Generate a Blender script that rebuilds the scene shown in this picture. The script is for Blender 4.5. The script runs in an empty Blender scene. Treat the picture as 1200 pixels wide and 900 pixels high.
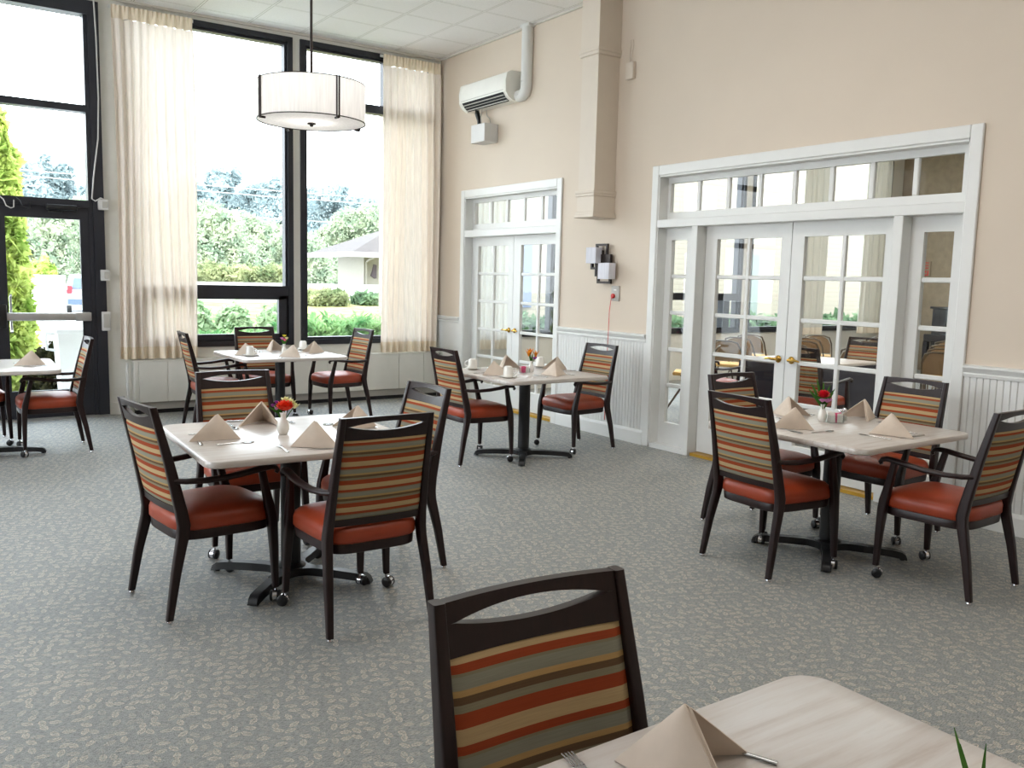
import bpy, bmesh, math, random
import numpy as np
from mathutils import Vector, Matrix

C = bpy.context.scene.collection
PI = math.pi
rad = math.radians

# ------------------------------------------------------------------ materials
def srgb(r, g, b):
    f = lambda c: (c / 255 / 12.92) if c / 255 <= .04045 else ((c / 255 + .055) / 1.055) ** 2.4
    return (f(r), f(g), f(b), 1.0)

def new_mat(name):
    m = bpy.data.materials.new(name); m.use_nodes = True
    nt = m.node_tree; nt.nodes.clear()
    out = nt.nodes.new('ShaderNodeOutputMaterial')
    return m, nt, out

def nd(nt, typ, **kw):
    n = nt.nodes.new(typ)
    for k, v in kw.items(): setattr(n, k, v)
    return n

def ramp(nt, stops, interp='LINEAR'):
    r = nd(nt, 'ShaderNodeValToRGB'); cr = r.color_ramp; cr.interpolation = interp
    while len(cr.elements) > 1: cr.elements.remove(cr.elements[-1])
    cr.elements[0].position = stops[0][0]; cr.elements[0].color = stops[0][1]
    for p, c in stops[1:]:
        e = cr.elements.new(p); e.color = c
    return r

def mul(c, k): return (min(c[0] * k, 1), min(c[1] * k, 1), min(c[2] * k, 1), 1)

def plain(name, col, rough=.5, metal=0, spec=.5, var=.06, scale=8, bump=0, bscale=200, coat=0, stretch=None):
    """principled with a slight procedural colour variation"""
    m, nt, out = new_mat(name)
    b = nd(nt, 'ShaderNodeBsdfPrincipled')
    tc = nd(nt, 'ShaderNodeTexCoord'); no = nd(nt, 'ShaderNodeTexNoise')
    no.inputs['Scale'].default_value = scale; no.inputs['Detail'].default_value = 3
    src = tc.outputs['Object']
    if stretch:
        mp = nd(nt, 'ShaderNodeMapping'); mp.inputs['Scale'].default_value = stretch
        nt.links.new(src, mp.inputs['Vector']); src = mp.outputs['Vector']
    nt.links.new(src, no.inputs['Vector'])
    r = ramp(nt, [(.3, mul(col, 1 - var)), (.7, mul(col, 1 + var))])
    nt.links.new(no.outputs['Fac'], r.inputs['Fac'])
    nt.links.new(r.outputs['Color'], b.inputs['Base Color'])
    b.inputs['Roughness'].default_value = rough; b.inputs['Metallic'].default_value = metal
    b.inputs['Specular IOR Level'].default_value = spec
    if coat: b.inputs['Coat Weight'].default_value = coat
    if bump:
        n2 = nd(nt, 'ShaderNodeTexNoise'); n2.inputs['Scale'].default_value = bscale
        nt.links.new(tc.outputs['Object'], n2.inputs['Vector'])
        bp = nd(nt, 'ShaderNodeBump'); bp.inputs['Strength'].default_value = bump; bp.inputs['Distance'].default_value = .002
        nt.links.new(n2.outputs['Fac'], bp.inputs['Height']); nt.links.new(bp.outputs['Normal'], b.inputs['Normal'])
    nt.links.new(b.outputs['BSDF'], out.inputs['Surface'])
    return m

def cloth_mat(name, col, trans=.45, clear=0.0):
    m, nt, out = new_mat(name)
    d = nd(nt, 'ShaderNodeBsdfDiffuse'); t = nd(nt, 'ShaderNodeBsdfTranslucent')
    tc = nd(nt, 'ShaderNodeTexCoord'); no = nd(nt, 'ShaderNodeTexNoise'); no.inputs['Scale'].default_value = 60
    mp = nd(nt, 'ShaderNodeMapping'); mp.inputs['Scale'].default_value = (1, 1, .08)
    nt.links.new(tc.outputs['Object'], mp.inputs['Vector']); nt.links.new(mp.outputs['Vector'], no.inputs['Vector'])
    r = ramp(nt, [(.3, mul(col, .93)), (.7, mul(col, 1.05))]); nt.links.new(no.outputs['Fac'], r.inputs['Fac'])
    for s in (d, t): nt.links.new(r.outputs['Color'], s.inputs['Color'])
    mx = nd(nt, 'ShaderNodeMixShader'); mx.inputs['Fac'].default_value = trans
    nt.links.new(d.outputs['BSDF'], mx.inputs[1]); nt.links.new(t.outputs['BSDF'], mx.inputs[2])
    last = mx.outputs['Shader']
    if clear:
        tr = nd(nt, 'ShaderNodeBsdfTransparent'); m2 = nd(nt, 'ShaderNodeMixShader'); m2.inputs['Fac'].default_value = clear
        nt.links.new(last, m2.inputs[1]); nt.links.new(tr.outputs['BSDF'], m2.inputs[2]); last = m2.outputs['Shader']
    nt.links.new(last, out.inputs['Surface'])
    return m

def glass_mat(name, tint=(.97, .985, .98, 1), ior=1.45):
    m, nt, out = new_mat(name)
    tr = nd(nt, 'ShaderNodeBsdfTransparent'); tr.inputs['Color'].default_value = tint
    gl = nd(nt, 'ShaderNodeBsdfGlossy'); gl.inputs['Roughness'].default_value = 0
    fr = nd(nt, 'ShaderNodeFresnel'); fr.inputs['IOR'].default_value = ior
    mx = nd(nt, 'ShaderNodeMixShader')
    ge = nd(nt, 'ShaderNodeNewGeometry'); iv = nd(nt, 'ShaderNodeMath', operation='SUBTRACT'); iv.inputs[0].default_value = 1; nt.links.new(ge.outputs['Backfacing'], iv.inputs[1])
    ml = nd(nt, 'ShaderNodeMath', operation='MULTIPLY'); nt.links.new(fr.outputs['Fac'], ml.inputs[0]); nt.links.new(iv.outputs[0], ml.inputs[1])
    nt.links.new(ml.outputs[0], mx.inputs['Fac']); nt.links.new(tr.outputs['BSDF'], mx.inputs[1]); nt.links.new(gl.outputs['BSDF'], mx.inputs[2])
    nt.links.new(mx.outputs['Shader'], out.inputs['Surface'])
    return m

def stripe_mat(name, period, phase):
    m, nt, out = new_mat(name)
    b = nd(nt, 'ShaderNodeBsdfPrincipled'); b.inputs['Roughness'].default_value = .9; b.inputs['Specular IOR Level'].default_value = .15
    tc = nd(nt, 'ShaderNodeTexCoord'); sp = nd(nt, 'ShaderNodeSeparateXYZ'); nt.links.new(tc.outputs['Object'], sp.inputs['Vector'])
    a = nd(nt, 'ShaderNodeMath', operation='SUBTRACT'); a.inputs[0].default_value = phase; nt.links.new(sp.outputs['Z'], a.inputs[1])
    d = nd(nt, 'ShaderNodeMath', operation='DIVIDE'); nt.links.new(a.outputs[0], d.inputs[0]); d.inputs[1].default_value = period
    f = nd(nt, 'ShaderNodeMath', operation='FRACT'); nt.links.new(d.outputs[0], f.inputs[0])
    rust = srgb(158, 72, 42); sage = srgb(146, 145, 128); sage2 = srgb(140, 132, 108); tan = srgb(192, 166, 124); yel = srgb(186, 152, 102); brn = srgb(106, 84, 62)
    r = ramp(nt, [(0, rust), (.11, sage2), (.15, sage), (.32, yel), (.40, brn), (.50, sage2), (.60, rust), (.79, tan)], 'CONSTANT')
    nt.links.new(f.outputs[0], r.inputs['Fac'])
    no = nd(nt, 'ShaderNodeTexNoise'); no.inputs['Scale'].default_value = 40
    mp = nd(nt, 'ShaderNodeMapping'); mp.inputs['Scale'].default_value = (.3, .3, 14)
    nt.links.new(tc.outputs['Object'], mp.inputs['Vector']); nt.links.new(mp.outputs['Vector'], no.inputs['Vector'])
    r2 = ramp(nt, [(.3, (.86, .86, .86, 1)), (.7, (1, 1, 1, 1))]); nt.links.new(no.outputs['Fac'], r2.inputs['Fac'])
    mx = nd(nt, 'ShaderNodeMix', data_type='RGBA', blend_type='MULTIPLY'); mx.inputs[0].default_value = 1
    nt.links.new(r.outputs['Color'], mx.inputs[6]); nt.links.new(r2.outputs['Color'], mx.inputs[7])
    nt.links.new(mx.outputs[2], b.inputs['Base Color'])
    nt.links.new(b.outputs['BSDF'], out.inputs['Surface'])
    return m

def carpet_mat():
    """woven carpet: small beige leaf motifs on a grey green ground"""
    m, nt, out = new_mat('leaf_patterned_carpet'); L = nt.links.new
    b = nd(nt, 'ShaderNodeBsdfPrincipled'); b.inputs['Roughness'].default_value = .6; b.inputs['Specular IOR Level'].default_value = .7
    tc = nd(nt, 'ShaderNodeTexCoord')
    def math_(op, a, c=None, v=None):
        n = nd(nt, 'ShaderNodeMath', operation=op); L(a, n.inputs[0])
        if c is not None: L(c, n.inputs[1])
        if v is not None: n.inputs[1].default_value = v
        return n.outputs[0]
    mp = nd(nt, 'ShaderNodeMapping'); mp.inputs['Scale'].default_value = (22, 22, 1); mp.inputs['Rotation'].default_value = (0, 0, .35); L(tc.outputs['Object'], mp.inputs['Vector'])
    vo = nd(nt, 'ShaderNodeTexVoronoi', voronoi_dimensions='2D'); vo.inputs['Scale'].default_value = 1; vo.inputs['Randomness'].default_value = .6; L(mp.outputs['Vector'], vo.inputs['Vector'])
    df = nd(nt, 'ShaderNodeVectorMath', operation='SUBTRACT'); L(mp.outputs['Vector'], df.inputs[0]); L(vo.outputs['Position'], df.inputs[1])
    sc = nd(nt, 'ShaderNodeSeparateColor'); L(vo.outputs['Color'], sc.inputs['Color'])
    vr = nd(nt, 'ShaderNodeVectorRotate', rotation_type='Z_AXIS'); L(df.outputs['Vector'], vr.inputs['Vector']); L(math_('MULTIPLY', sc.outputs[0], v=6.28), vr.inputs['Angle'])
    sp = nd(nt, 'ShaderNodeSeparateXYZ'); L(vr.outputs['Vector'], sp.inputs['Vector'])
    ex = math_('POWER', math_('ABSOLUTE', math_('DIVIDE', sp.outputs['X'], v=.52)), v=1.5); ey = math_('POWER', math_('ABSOLUTE', math_('DIVIDE', sp.outputs['Y'], v=.27)), v=1.5)
    e = math_('ADD', ex, ey)
    leaf = ramp(nt, [(.55, (.62, .62, .62, 1)), (.75, (1, 1, 1, 1)), (.98, (1, 1, 1, 1)), (1.0, (0, 0, 0, 1))]); L(e, leaf.inputs['Fac'])
    vein = ramp(nt, [(.02, (.35, .35, .35, 1)), (.05, (1, 1, 1, 1))]); L(math_('ABSOLUTE', sp.outputs['Y']), vein.inputs['Fac'])
    pick = ramp(nt, [(.15, (.25, .25, .25, 1)), (.5, (1, 1, 1, 1))]); L(sc.outputs[1], pick.inputs['Fac'])
    fine = nd(nt, 'ShaderNodeTexNoise'); fine.inputs['Scale'].default_value = 210; fine.inputs['Detail'].default_value = 3; L(tc.outputs['Object'], fine.inputs['Vector'])
    fr = ramp(nt, [(.42, (.15, .15, .15, 1)), (.56, (1, 1, 1, 1))]); L(fine.outputs['Fac'], fr.inputs['Fac'])
    f = math_('MULTIPLY', math_('MULTIPLY', leaf.outputs['Color'], vein.outputs['Color']), math_('MULTIPLY', pick.outputs['Color'], fr.outputs['Color']))
    mx = nd(nt, 'ShaderNodeMix', data_type='RGBA'); L(f, mx.inputs[0]); mx.inputs[6].default_value = srgb(148, 151, 148); mx.inputs[7].default_value = srgb(222, 206, 186)
    wv = nd(nt, 'ShaderNodeTexNoise'); wv.inputs['Scale'].default_value = 1; m2 = nd(nt, 'ShaderNodeMapping'); m2.inputs['Scale'].default_value = (60, 330, 1); m2.inputs['Rotation'].default_value = (0, 0, .8); L(tc.outputs['Object'], m2.inputs['Vector']); L(m2.outputs['Vector'], wv.inputs['Vector'])
    r2 = ramp(nt, [(.36, (.42, .43, .45, 1)), (.5, (.9, .9, .9, 1)), (.62, (1.0, 1, 1, 1))]); L(wv.outputs['Fac'], r2.inputs['Fac'])
    mm = nd(nt, 'ShaderNodeMix', data_type='RGBA', blend_type='MULTIPLY'); mm.inputs[0].default_value = 1; L(mx.outputs[2], mm.inputs[6]); L(r2.outputs['Color'], mm.inputs[7])
    L(mm.outputs[2], b.inputs['Base Color'])
    bp = nd(nt, 'ShaderNodeBump'); bp.inputs['Strength'].default_value = .8; bp.inputs['Distance'].default_value = .006; L(fine.outputs['Fac'], bp.inputs['Height']); L(bp.outputs['Normal'], b.inputs['Normal'])
    L(b.outputs['BSDF'], out.inputs['Surface'])
    return m

def ceiling_mat():
    m, nt, out = new_mat('lay_in_ceiling_tiles')
    b = nd(nt, 'ShaderNodeBsdfPrincipled'); b.inputs['Roughness'].default_value = .9; b.inputs['Specular IOR Level'].default_value = .1
    tc = nd(nt, 'ShaderNodeTexCoord'); sp = nd(nt, 'ShaderNodeSeparateXYZ'); nt.links.new(tc.outputs['Object'], sp.inputs['Vector'])
    ds = []
    for ax, ph in (('X', 5.13), ('Y', 8.69)):
        a = nd(nt, 'ShaderNodeMath', operation='SUBTRACT'); nt.links.new(sp.outputs[ax], a.inputs[0]); a.inputs[1].default_value = ph - .305
        d = nd(nt, 'ShaderNodeMath', operation='DIVIDE'); nt.links.new(a.outputs[0], d.inputs[0]); d.inputs[1].default_value = .61
        f = nd(nt, 'ShaderNodeMath', operation='FRACT'); nt.links.new(d.outputs[0], f.inputs[0])
        s = nd(nt, 'ShaderNodeMath', operation='SUBTRACT'); nt.links.new(f.outputs[0], s.inputs[0]); s.inputs[1].default_value = .5
        q = nd(nt, 'ShaderNodeMath', operation='ABSOLUTE'); nt.links.new(s.outputs[0], q.inputs[0]); ds.append(q)
    mn = nd(nt, 'ShaderNodeMath', operation='MINIMUM'); nt.links.new(ds[0].outputs[0], mn.inputs[0]); nt.links.new(ds[1].outputs[0], mn.inputs[1])
    r = ramp(nt, [(0, srgb(244, 243, 240)), (.013, srgb(244, 243, 240)), (.0135, srgb(168, 162, 152)), (.02, srgb(168, 162, 152)), (.0205, srgb(242, 240, 238))], 'CONSTANT')
    nt.links.new(mn.outputs[0], r.inputs['Fac'])
    no = nd(nt, 'ShaderNodeTexNoise'); no.inputs['Scale'].default_value = 120; no.inputs['Detail'].default_value = 4; nt.links.new(tc.outputs['Object'], no.inputs['Vector'])
    r2 = ramp(nt, [(.35, (.9, .9, .9, 1)), (.6, (1, 1, 1, 1))]); nt.links.new(no.outputs['Fac'], r2.inputs['Fac'])
    mx = nd(nt, 'ShaderNodeMix', data_type='RGBA', blend_type='MULTIPLY'); mx.inputs[0].default_value = 1
    nt.links.new(r.outputs['Color'], mx.inputs[6]); nt.links.new(r2.outputs['Color'], mx.inputs[7]); nt.links.new(mx.outputs[2], b.inputs['Base Color'])
    nt.links.new(b.outputs['BSDF'], out.inputs['Surface'])
    return m

def leaf_mat(name, c1, c2, scale=1.5):
    m, nt, out = new_mat(name)
    d = nd(nt, 'ShaderNodeBsdfDiffuse'); t = nd(nt, 'ShaderNodeBsdfTranslucent')
    tc = nd(nt, 'ShaderNodeTexCoord'); no = nd(nt, 'ShaderNodeTexNoise'); no.inputs['Scale'].default_value = scale; no.inputs['Detail'].default_value = 6
    nt.links.new(tc.outputs['Object'], no.inputs['Vector'])
    r = ramp(nt, [(.32, c1), (.68, c2)]); nt.links.new(no.outputs['Fac'], r.inputs['Fac'])
    for s in (d, t): nt.links.new(r.outputs['Color'], s.inputs['Color'])
    mx = nd(nt, 'ShaderNodeMixShader'); mx.inputs['Fac'].default_value = .42
    nt.links.new(d.outputs['BSDF'], mx.inputs[1]); nt.links.new(t.outputs['BSDF'], mx.inputs[2]); nt.links.new(mx.outputs['Shader'], out.inputs['Surface'])
    return m

def tabletop_mat():
    m, nt, out = new_mat('whitewashed_laminate')
    b = nd(nt, 'ShaderNodeBsdfPrincipled'); b.inputs['Roughness'].default_value = .28; b.inputs['Specular IOR Level'].default_value = .7
    tc = nd(nt, 'ShaderNodeTexCoord'); mp = nd(nt, 'ShaderNodeMapping'); mp.inputs['Scale'].default_value = (2.2, 26, 26)
    nt.links.new(tc.outputs['Object'], mp.inputs['Vector'])
    no = nd(nt, 'ShaderNodeTexNoise'); no.inputs['Scale'].default_value = 1.6; no.inputs['Detail'].default_value = 7; no.inputs['Roughness'].default_value = .6; no.inputs['Distortion'].default_value = .3
    nt.links.new(mp.outputs['Vector'], no.inputs['Vector'])
    r = ramp(nt, [(.25, srgb(182, 168, 158)), (.45, srgb(200, 191, 184)), (.62, srgb(208, 202, 197)), (.8, srgb(190, 180, 171))]); nt.links.new(no.outputs['Fac'], r.inputs['Fac'])
    nt.links.new(r.outputs['Color'], b.inputs['Base Color']); nt.links.new(b.outputs['BSDF'], out.inputs['Surface'])
    return m

def siding_mat():
    m, nt, out = new_mat('clapboard_siding')
    b = nd(nt, 'ShaderNodeBsdfPrincipled'); b.inputs['Roughness'].default_value = .7
    tc = nd(nt, 'ShaderNodeTexCoord'); sp = nd(nt, 'ShaderNodeSeparateXYZ'); nt.links.new(tc.outputs['Object'], sp.inputs['Vector'])
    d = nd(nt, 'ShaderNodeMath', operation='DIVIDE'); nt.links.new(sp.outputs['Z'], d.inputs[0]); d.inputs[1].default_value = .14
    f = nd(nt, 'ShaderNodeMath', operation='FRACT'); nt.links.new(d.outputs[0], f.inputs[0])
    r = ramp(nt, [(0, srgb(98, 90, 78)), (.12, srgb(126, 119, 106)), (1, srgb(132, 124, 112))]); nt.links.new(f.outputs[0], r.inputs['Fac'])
    nt.links.new(r.outputs['Color'], b.inputs['Base Color']); nt.links.new(b.outputs['BSDF'], out.inputs['Surface'])
    return m

M = dict(
    wall=plain('beige_wall_paint', srgb(212, 198, 181), .75, var=.015, scale=2, bump=.1, bscale=300),
    wall_n=plain('taupe_wallpaper', srgb(150, 134, 112), .8, var=.12, scale=9),
    white=plain('white_trim_paint', srgb(222, 222, 219), .4, var=.012),
    offwhite=plain('off_white_enamel', srgb(228, 226, 218), .5, var=.02),
    column=plain('beige_pilaster_paint', srgb(214, 202, 187), .6, var=.012),
    carpet=carpet_mat(), ceil=ceiling_mat(), ceil_edge=plain('ceiling_edge_trim', srgb(205, 200, 190), .7),
    alu=plain('dark_bronze_aluminium', srgb(40, 41, 48), .42, metal=.25, var=.08),
    alu_silver=plain('brushed_silver_metal', srgb(178, 176, 174), .38, metal=.65, var=.05),  # silver metal of the push bar, pull handle and threshold
    glass=glass_mat('window_glass'), pane=glass_mat('door_pane_glass', (.93, .945, .95, 1), 1.5), clear=glass_mat('clear_tableware_glass', (.93, .95, .95, 1), 1.5),
    wood=plain('espresso_stained_wood', srgb(33, 16, 16), .36, spec=.38, var=.3, scale=6, stretch=(14, 14, 1.2)),
    seat=plain('rust_upholstery', srgb(156, 60, 30), .40, var=.08, scale=14, bump=.15, bscale=500),
    stripe=stripe_mat('striped_upholstery', .104, .857), stripe_wide=stripe_mat('broad_striped_upholstery', .138, .856),
    chrome=plain('polished_chrome', srgb(215, 215, 220), .12, metal=1, var=.02), black=plain('black_plastic', srgb(20, 20, 22), .35, var=.1),
    steel=plain('stainless_cutlery', srgb(200, 200, 200), .18, metal=1, var=.03),
    iron=plain('black_powder_coat', srgb(13, 14, 17), .45, var=.1), top=tabletop_mat(),
    linen=plain('beige_napkin_linen', srgb(212, 197, 182), .85, spec=.2, var=.04, scale=20, bump=.2, bscale=700),
    china=plain('white_china', srgb(240, 238, 232), .2, var=.01, coat=.3),
    curtain=cloth_mat('sheer_cream_curtain', srgb(250, 240, 229), .165, .015), hem=cloth_mat('doubled_curtain_cloth', srgb(240, 226, 204), .09, 0),
    shade=cloth_mat('white_linen_lampshade', srgb(248, 246, 244), .5), brass=plain('polished_brass', srgb(200, 160, 80), .2, metal=1, var=.05),
    bronze=plain('oil_rubbed_bronze', srgb(48, 40, 38), .4, metal=.5, var=.1), sconce=cloth_mat('white_opal_glass', srgb(240, 240, 246), .3),
    grey=plain('light_grey_plastic', srgb(205, 203, 200), .5, var=.02), grey2=plain('mid_grey_plastic', srgb(176, 172, 165), .5, var=.03),
    red=plain('red_plastic', srgb(200, 40, 36), .4), dark=plain('recess_shade_black', srgb(18, 18, 20), .8),  # near-black stands in for shade in the air outlet and toe gap
    gold=plain('brass_threshold', srgb(205, 160, 62), .35, metal=.6, var=.05),
    stem=leaf_mat('green_stem', srgb(52, 92, 40), srgb(86, 130, 60), 20),
    rose=plain('orange_red_petals', srgb(236, 62, 26), .6, var=.15, scale=30), cream=plain('cream_petals', srgb(240, 238, 190), .6, var=.06, scale=30),
    purple=plain('purple_petals', srgb(150, 50, 150), .6, var=.15, scale=30), lilac=plain('lilac_petals', srgb(206, 140, 190), .6, var=.15, scale=30),
    orange=plain('orange_petals', srgb(246, 150, 24), .6, var=.15, scale=30), crimson=plain('crimson_petals', srgb(222, 24, 48), .6, var=.15, scale=40),
    yellow=plain('yellow_petals', srgb(236, 226, 70), .6, var=.1, scale=30),
    pink=plain('pink_paper', srgb(236, 96, 150), .7, var=.05), paper=plain('white_paper', srgb(240, 236, 232), .7, var=.02),
    # outside
    pave=plain('pale_concrete', srgb(200, 200, 198), .9, var=.06, scale=1), lawn=leaf_mat('sun_tinted_lawn', srgb(150, 150, 96), srgb(196, 188, 140), 2),  # grass colour carries the yellow of sunlight on the lawn
    whitewall=plain('white_render', srgb(176, 176, 174), .8, var=.03), roof=plain('weathered_roof_shingles', srgb(74, 68, 66), .9, var=.1, scale=6),
    bwall=plain('cream_block_wall', srgb(140, 136, 126), .8, var=.03), siding=siding_mat(), shutter=plain('grey_green_door_paint', srgb(92, 104, 98), .7),
    pine=leaf_mat('haze_tinted_pine_needles', srgb(124, 140, 142), srgb(168, 181, 182), .25), decid=leaf_mat('haze_paled_green_leaves', srgb(126, 146, 124), srgb(190, 196, 168), 1.6),  # distance haze is put into these paled tree colours
    hedge=leaf_mat('clipped_hedge_leaves', srgb(84, 102, 68), srgb(176, 180, 136), 1.6), hedge_dark=leaf_mat('dark_hedge_leaves', srgb(64, 88, 66), srgb(120, 144, 108), 1.6),
    arbor=leaf_mat('arborvitae_leaves', srgb(112, 146, 56), srgb(222, 230, 140), 3.5), fresh=leaf_mat('fresh_shrub_leaves', srgb(84, 136, 84), srgb(180, 206, 148), 3),
    pale_shrub=leaf_mat('pale_shrub_leaves', srgb(130, 160, 120), srgb(190, 206, 172), 3), shrub_dark=leaf_mat('dark_shrub_leaves', srgb(28, 34, 21), srgb(69, 66, 43), 6),  # pale foliage, and a dark brown-green one for the shrub by the bin
    bark=plain('grey_bark', srgb(110, 98, 86), .9, var=.2), car=plain('silver_car_paint', srgb(206, 214, 226), .25, metal=.3, var=.02, coat=.6),
    carglass=plain('tinted_car_glass', srgb(70, 84, 110), .1, var=.02), tail=plain('red_tail_light', srgb(190, 40, 50), .25),
    fold=plain('taupe_folding_chair_vinyl', srgb(150, 122, 90), .6, var=.06), fold_seat=plain('yellow_seat_pad', srgb(222, 180, 110), .7, var=.05), fold_frame=plain('brown_steel_tube', srgb(92, 80, 66), .4, metal=.4),
    piano=plain('black_lacquer', srgb(22, 22, 30), .15, var=.05, coat=.5),
    bin=plain('white_bin_plastic', srgb(198, 198, 195), .5, var=.02), whitecurtain=cloth_mat('white_sheer_curtain', srgb(250, 249, 245), .22, .05), whitehem=cloth_mat('white_curtain_hem', srgb(244, 238, 226), .14, 0),
    table_shade=plain('under_table_shade_paint', srgb(44, 44, 56), .85),
    greycurtain=cloth_mat('grey_sheer_curtain', srgb(214, 208, 196), .2, .03),  # grey cloth of both far window curtains
)

# ------------------------------------------------------------------ mesh builder
class MB:
    def __init__(s): s.bm = bmesh.new(); s.mi = 0
    def _fin(s, geom_faces):
        for f in geom_faces: f.material_index = s.mi
    def box(s, x0, x1, y0, y1, z0, z1, bev=0, seg=1):
        r = bmesh.ops.create_cube(s.bm, size=1)
        vs = r['verts']
        for v in vs: v.co = Vector(((x0 + x1) / 2 + v.co.x * (x1 - x0), (y0 + y1) / 2 + v.co.y * (y1 - y0), (z0 + z1) / 2 + v.co.z * (z1 - z0)))
        fs = {f for v in vs for f in v.link_faces}
        if bev:
            es = list({e for v in vs for e in v.link_edges})
            rr = bmesh.ops.bevel(s.bm, geom=es, offset=bev, segments=seg, affect='EDGES', profile=.5)
            fs = {f for f in rr['faces']} | {f for v in rr['verts'] for f in v.link_faces}
        s._fin(fs); return s
    def loft(s, rings, cap=True, closed=False):
        """rings: equal-length loops of points"""
        R = [[s.bm.verts.new(p) for p in r] for r in rings]; n = len(R[0]); fs = []
        pairs = list(zip(R, R[1:])) + ([(R[-1], R[0])] if closed else [])
        for a, b in pairs:
            for i in range(n): fs.append(s.bm.faces.new((a[i], a[(i + 1) % n], b[(i + 1) % n], b[i])))
        if cap and not closed:
            fs.append(s.bm.faces.new(R[0][::-1])); fs.append(s.bm.faces.new(R[-1]))
        s._fin(fs); return s
    def post(s, pts, n=16, p=6.0):
        """pts: (x, y, z, half width x, half depth y) - rounded rectangular sections in horizontal planes"""
        rings = []
        for x, y, z, a, b in pts:
            r = []
            for k in range(n):
                t = 2 * PI * (k + .5) / n; c, q = math.cos(t), math.sin(t)
                r.append((x + a * math.copysign(abs(c) ** (2 / p), c), y + b * math.copysign(abs(q) ** (2 / p), q), z))
            rings.append(r)
        return s.loft(rings)
    def tube(s, pts, rs, n=10, flat=None):
        """tube along a path; rs a radius or list; flat=(a,b) scales width/height"""
        pts = [Vector(p) for p in pts]; rings = []
        if not isinstance(rs, (list, tuple)): rs = [rs] * len(pts)
        up = Vector((0, 0, 1))
        prevx = None
        for i, p in enumerate(pts):
            t = (pts[min(i + 1, len(pts) - 1)] - pts[max(i - 1, 0)]).normalized()
            x = t.cross(up)
            if x.length < 1e-4: x = prevx or Vector((1, 0, 0))
            x.normalize()
            if prevx is not None and x.dot(prevx) < 0: x = -x
            prevx = x; y = x.cross(t).normalized(); r = rs[i]
            fa, fb = flat if flat else (1, 1)
            rings.append([p + x * (r * fa * math.cos(2 * PI * k / n)) + y * (r * fb * math.sin(2 * PI * k / n)) for k in range(n)])
        return s.loft(rings)
    def lathe(s, prof, c=(0, 0, 0), n=24, axis='Z', cap=True, closed=False):
        rings = []
        for r, z in prof:
            r = max(r, 1e-5)
            if axis == 'Z': rings.append([(c[0] + r * math.cos(2 * PI * k / n), c[1] + r * math.sin(2 * PI * k / n), c[2] + z) for k in range(n)])
            elif axis == 'X': rings.append([(c[0] + z, c[1] + r * math.cos(2 * PI * k / n), c[2] + r * math.sin(2 * PI * k / n)) for k in range(n)])
            else: rings.append([(c[0] + r * math.sin(2 * PI * k / n), c[1] + z, c[2] + r * math.cos(2 * PI * k / n)) for k in range(n)])
        return s.loft(rings, cap, closed)
    def prism(s, poly, lo, hi, axis='Z'):
        f = {'Z': lambda p, h: (p[0], p[1], h), 'X': lambda p, h: (h, p[0], p[1]), 'Y': lambda p, h: (p[0], h, p[1])}[axis]
        return s.loft([[f(p, lo) for p in poly], [f(p, hi) for p in poly]])
    def grid(s, fn, nu, nv, wrap=False):
        V = [[s.bm.verts.new(fn(i / nu, j / nv)) for j in range(nv + 1)] for i in range(nu + 1)]
        fs = []
        for i in range(nu):
            for j in range(nv): fs.append(s.bm.faces.new((V[i][j], V[i + 1][j], V[i + 1][j + 1], V[i][j + 1])))
        s._fin(fs); return s
    def shell(s, front, back, nu, nv):
        """closed slab between two parametric surfaces"""
        rows = []
        A = [[s.bm.verts.new(front(i / nu, j / nv)) for j in range(nv + 1)] for i in range(nu + 1)]
        B = [[s.bm.verts.new(back(i / nu, j / nv)) for j in range(nv + 1)] for i in range(nu + 1)]
        fs = []
        for i in range(nu):
            for j in range(nv):
                fs.append(s.bm.faces.new((A[i][j], A[i + 1][j], A[i + 1][j + 1], A[i][j + 1])))
                fs.append(s.bm.faces.new((B[i][j], B[i][j + 1], B[i + 1][j + 1], B[i + 1][j])))
        for i in range(nu):
            fs.append(s.bm.faces.new((A[i][0], B[i][0], B[i + 1][0], A[i + 1][0]))); fs.append(s.bm.faces.new((A[i][nv], A[i + 1][nv], B[i + 1][nv], B[i][nv])))
        for j in range(nv):
            fs.append(s.bm.faces.new((A[0][j], A[0][j + 1], B[0][j + 1], B[0][j]))); fs.append(s.bm.faces.new((A[nu][j], B[nu][j], B[nu][j + 1], A[nu][j + 1])))
        s._fin(fs); return s
    def build(s, name, mats, parent=None, loc=None, smooth=40):
        me = bpy.data.meshes.new(name)
        bmesh.ops.recalc_face_normals(s.bm, faces=s.bm.faces)
        s.bm.to_mesh(me); s.bm.free()
        for m in (mats if isinstance(mats, (list, tuple)) else [mats]): me.materials.append(M[m] if isinstance(m, str) else m)
        if smooth:
            me.shade_smooth(); me.set_sharp_from_angle(angle=rad(smooth))
        o = bpy.data.objects.new(name, me); C.objects.link(o)
        if parent: o.parent = parent
        if loc: o.location = loc
        return o

def thing(name, label, cat, loc=(0, 0, 0), rz=0, group=None):
    o = bpy.data.objects.new(name, None); C.objects.link(o); o.empty_display_size = .1
    o.location = loc; o.rotation_euler = (0, 0, rz); o['label'] = label; o['category'] = cat
    if group: o['group'] = group
    return o
def tag(o, label, cat, group=None, kind=None):
    o['label'] = label; o['category'] = cat
    if group: o['group'] = group
    if kind: o['kind'] = kind
    return o
def struct(o): o['kind'] = 'structure'; return o
KIDS = {}
def dup(root, loc, rz, label, group=None):
    def cp(o, parent):
        c = o.copy(); C.objects.link(c)
        if parent: c.parent = parent
        for ch in list(o.children): cp(ch, c)
        return c
    r = cp(root, None); r.location = loc; r.rotation_euler = (0, 0, rz); r['label'] = label
    if group: r['group'] = group
    return r

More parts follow.
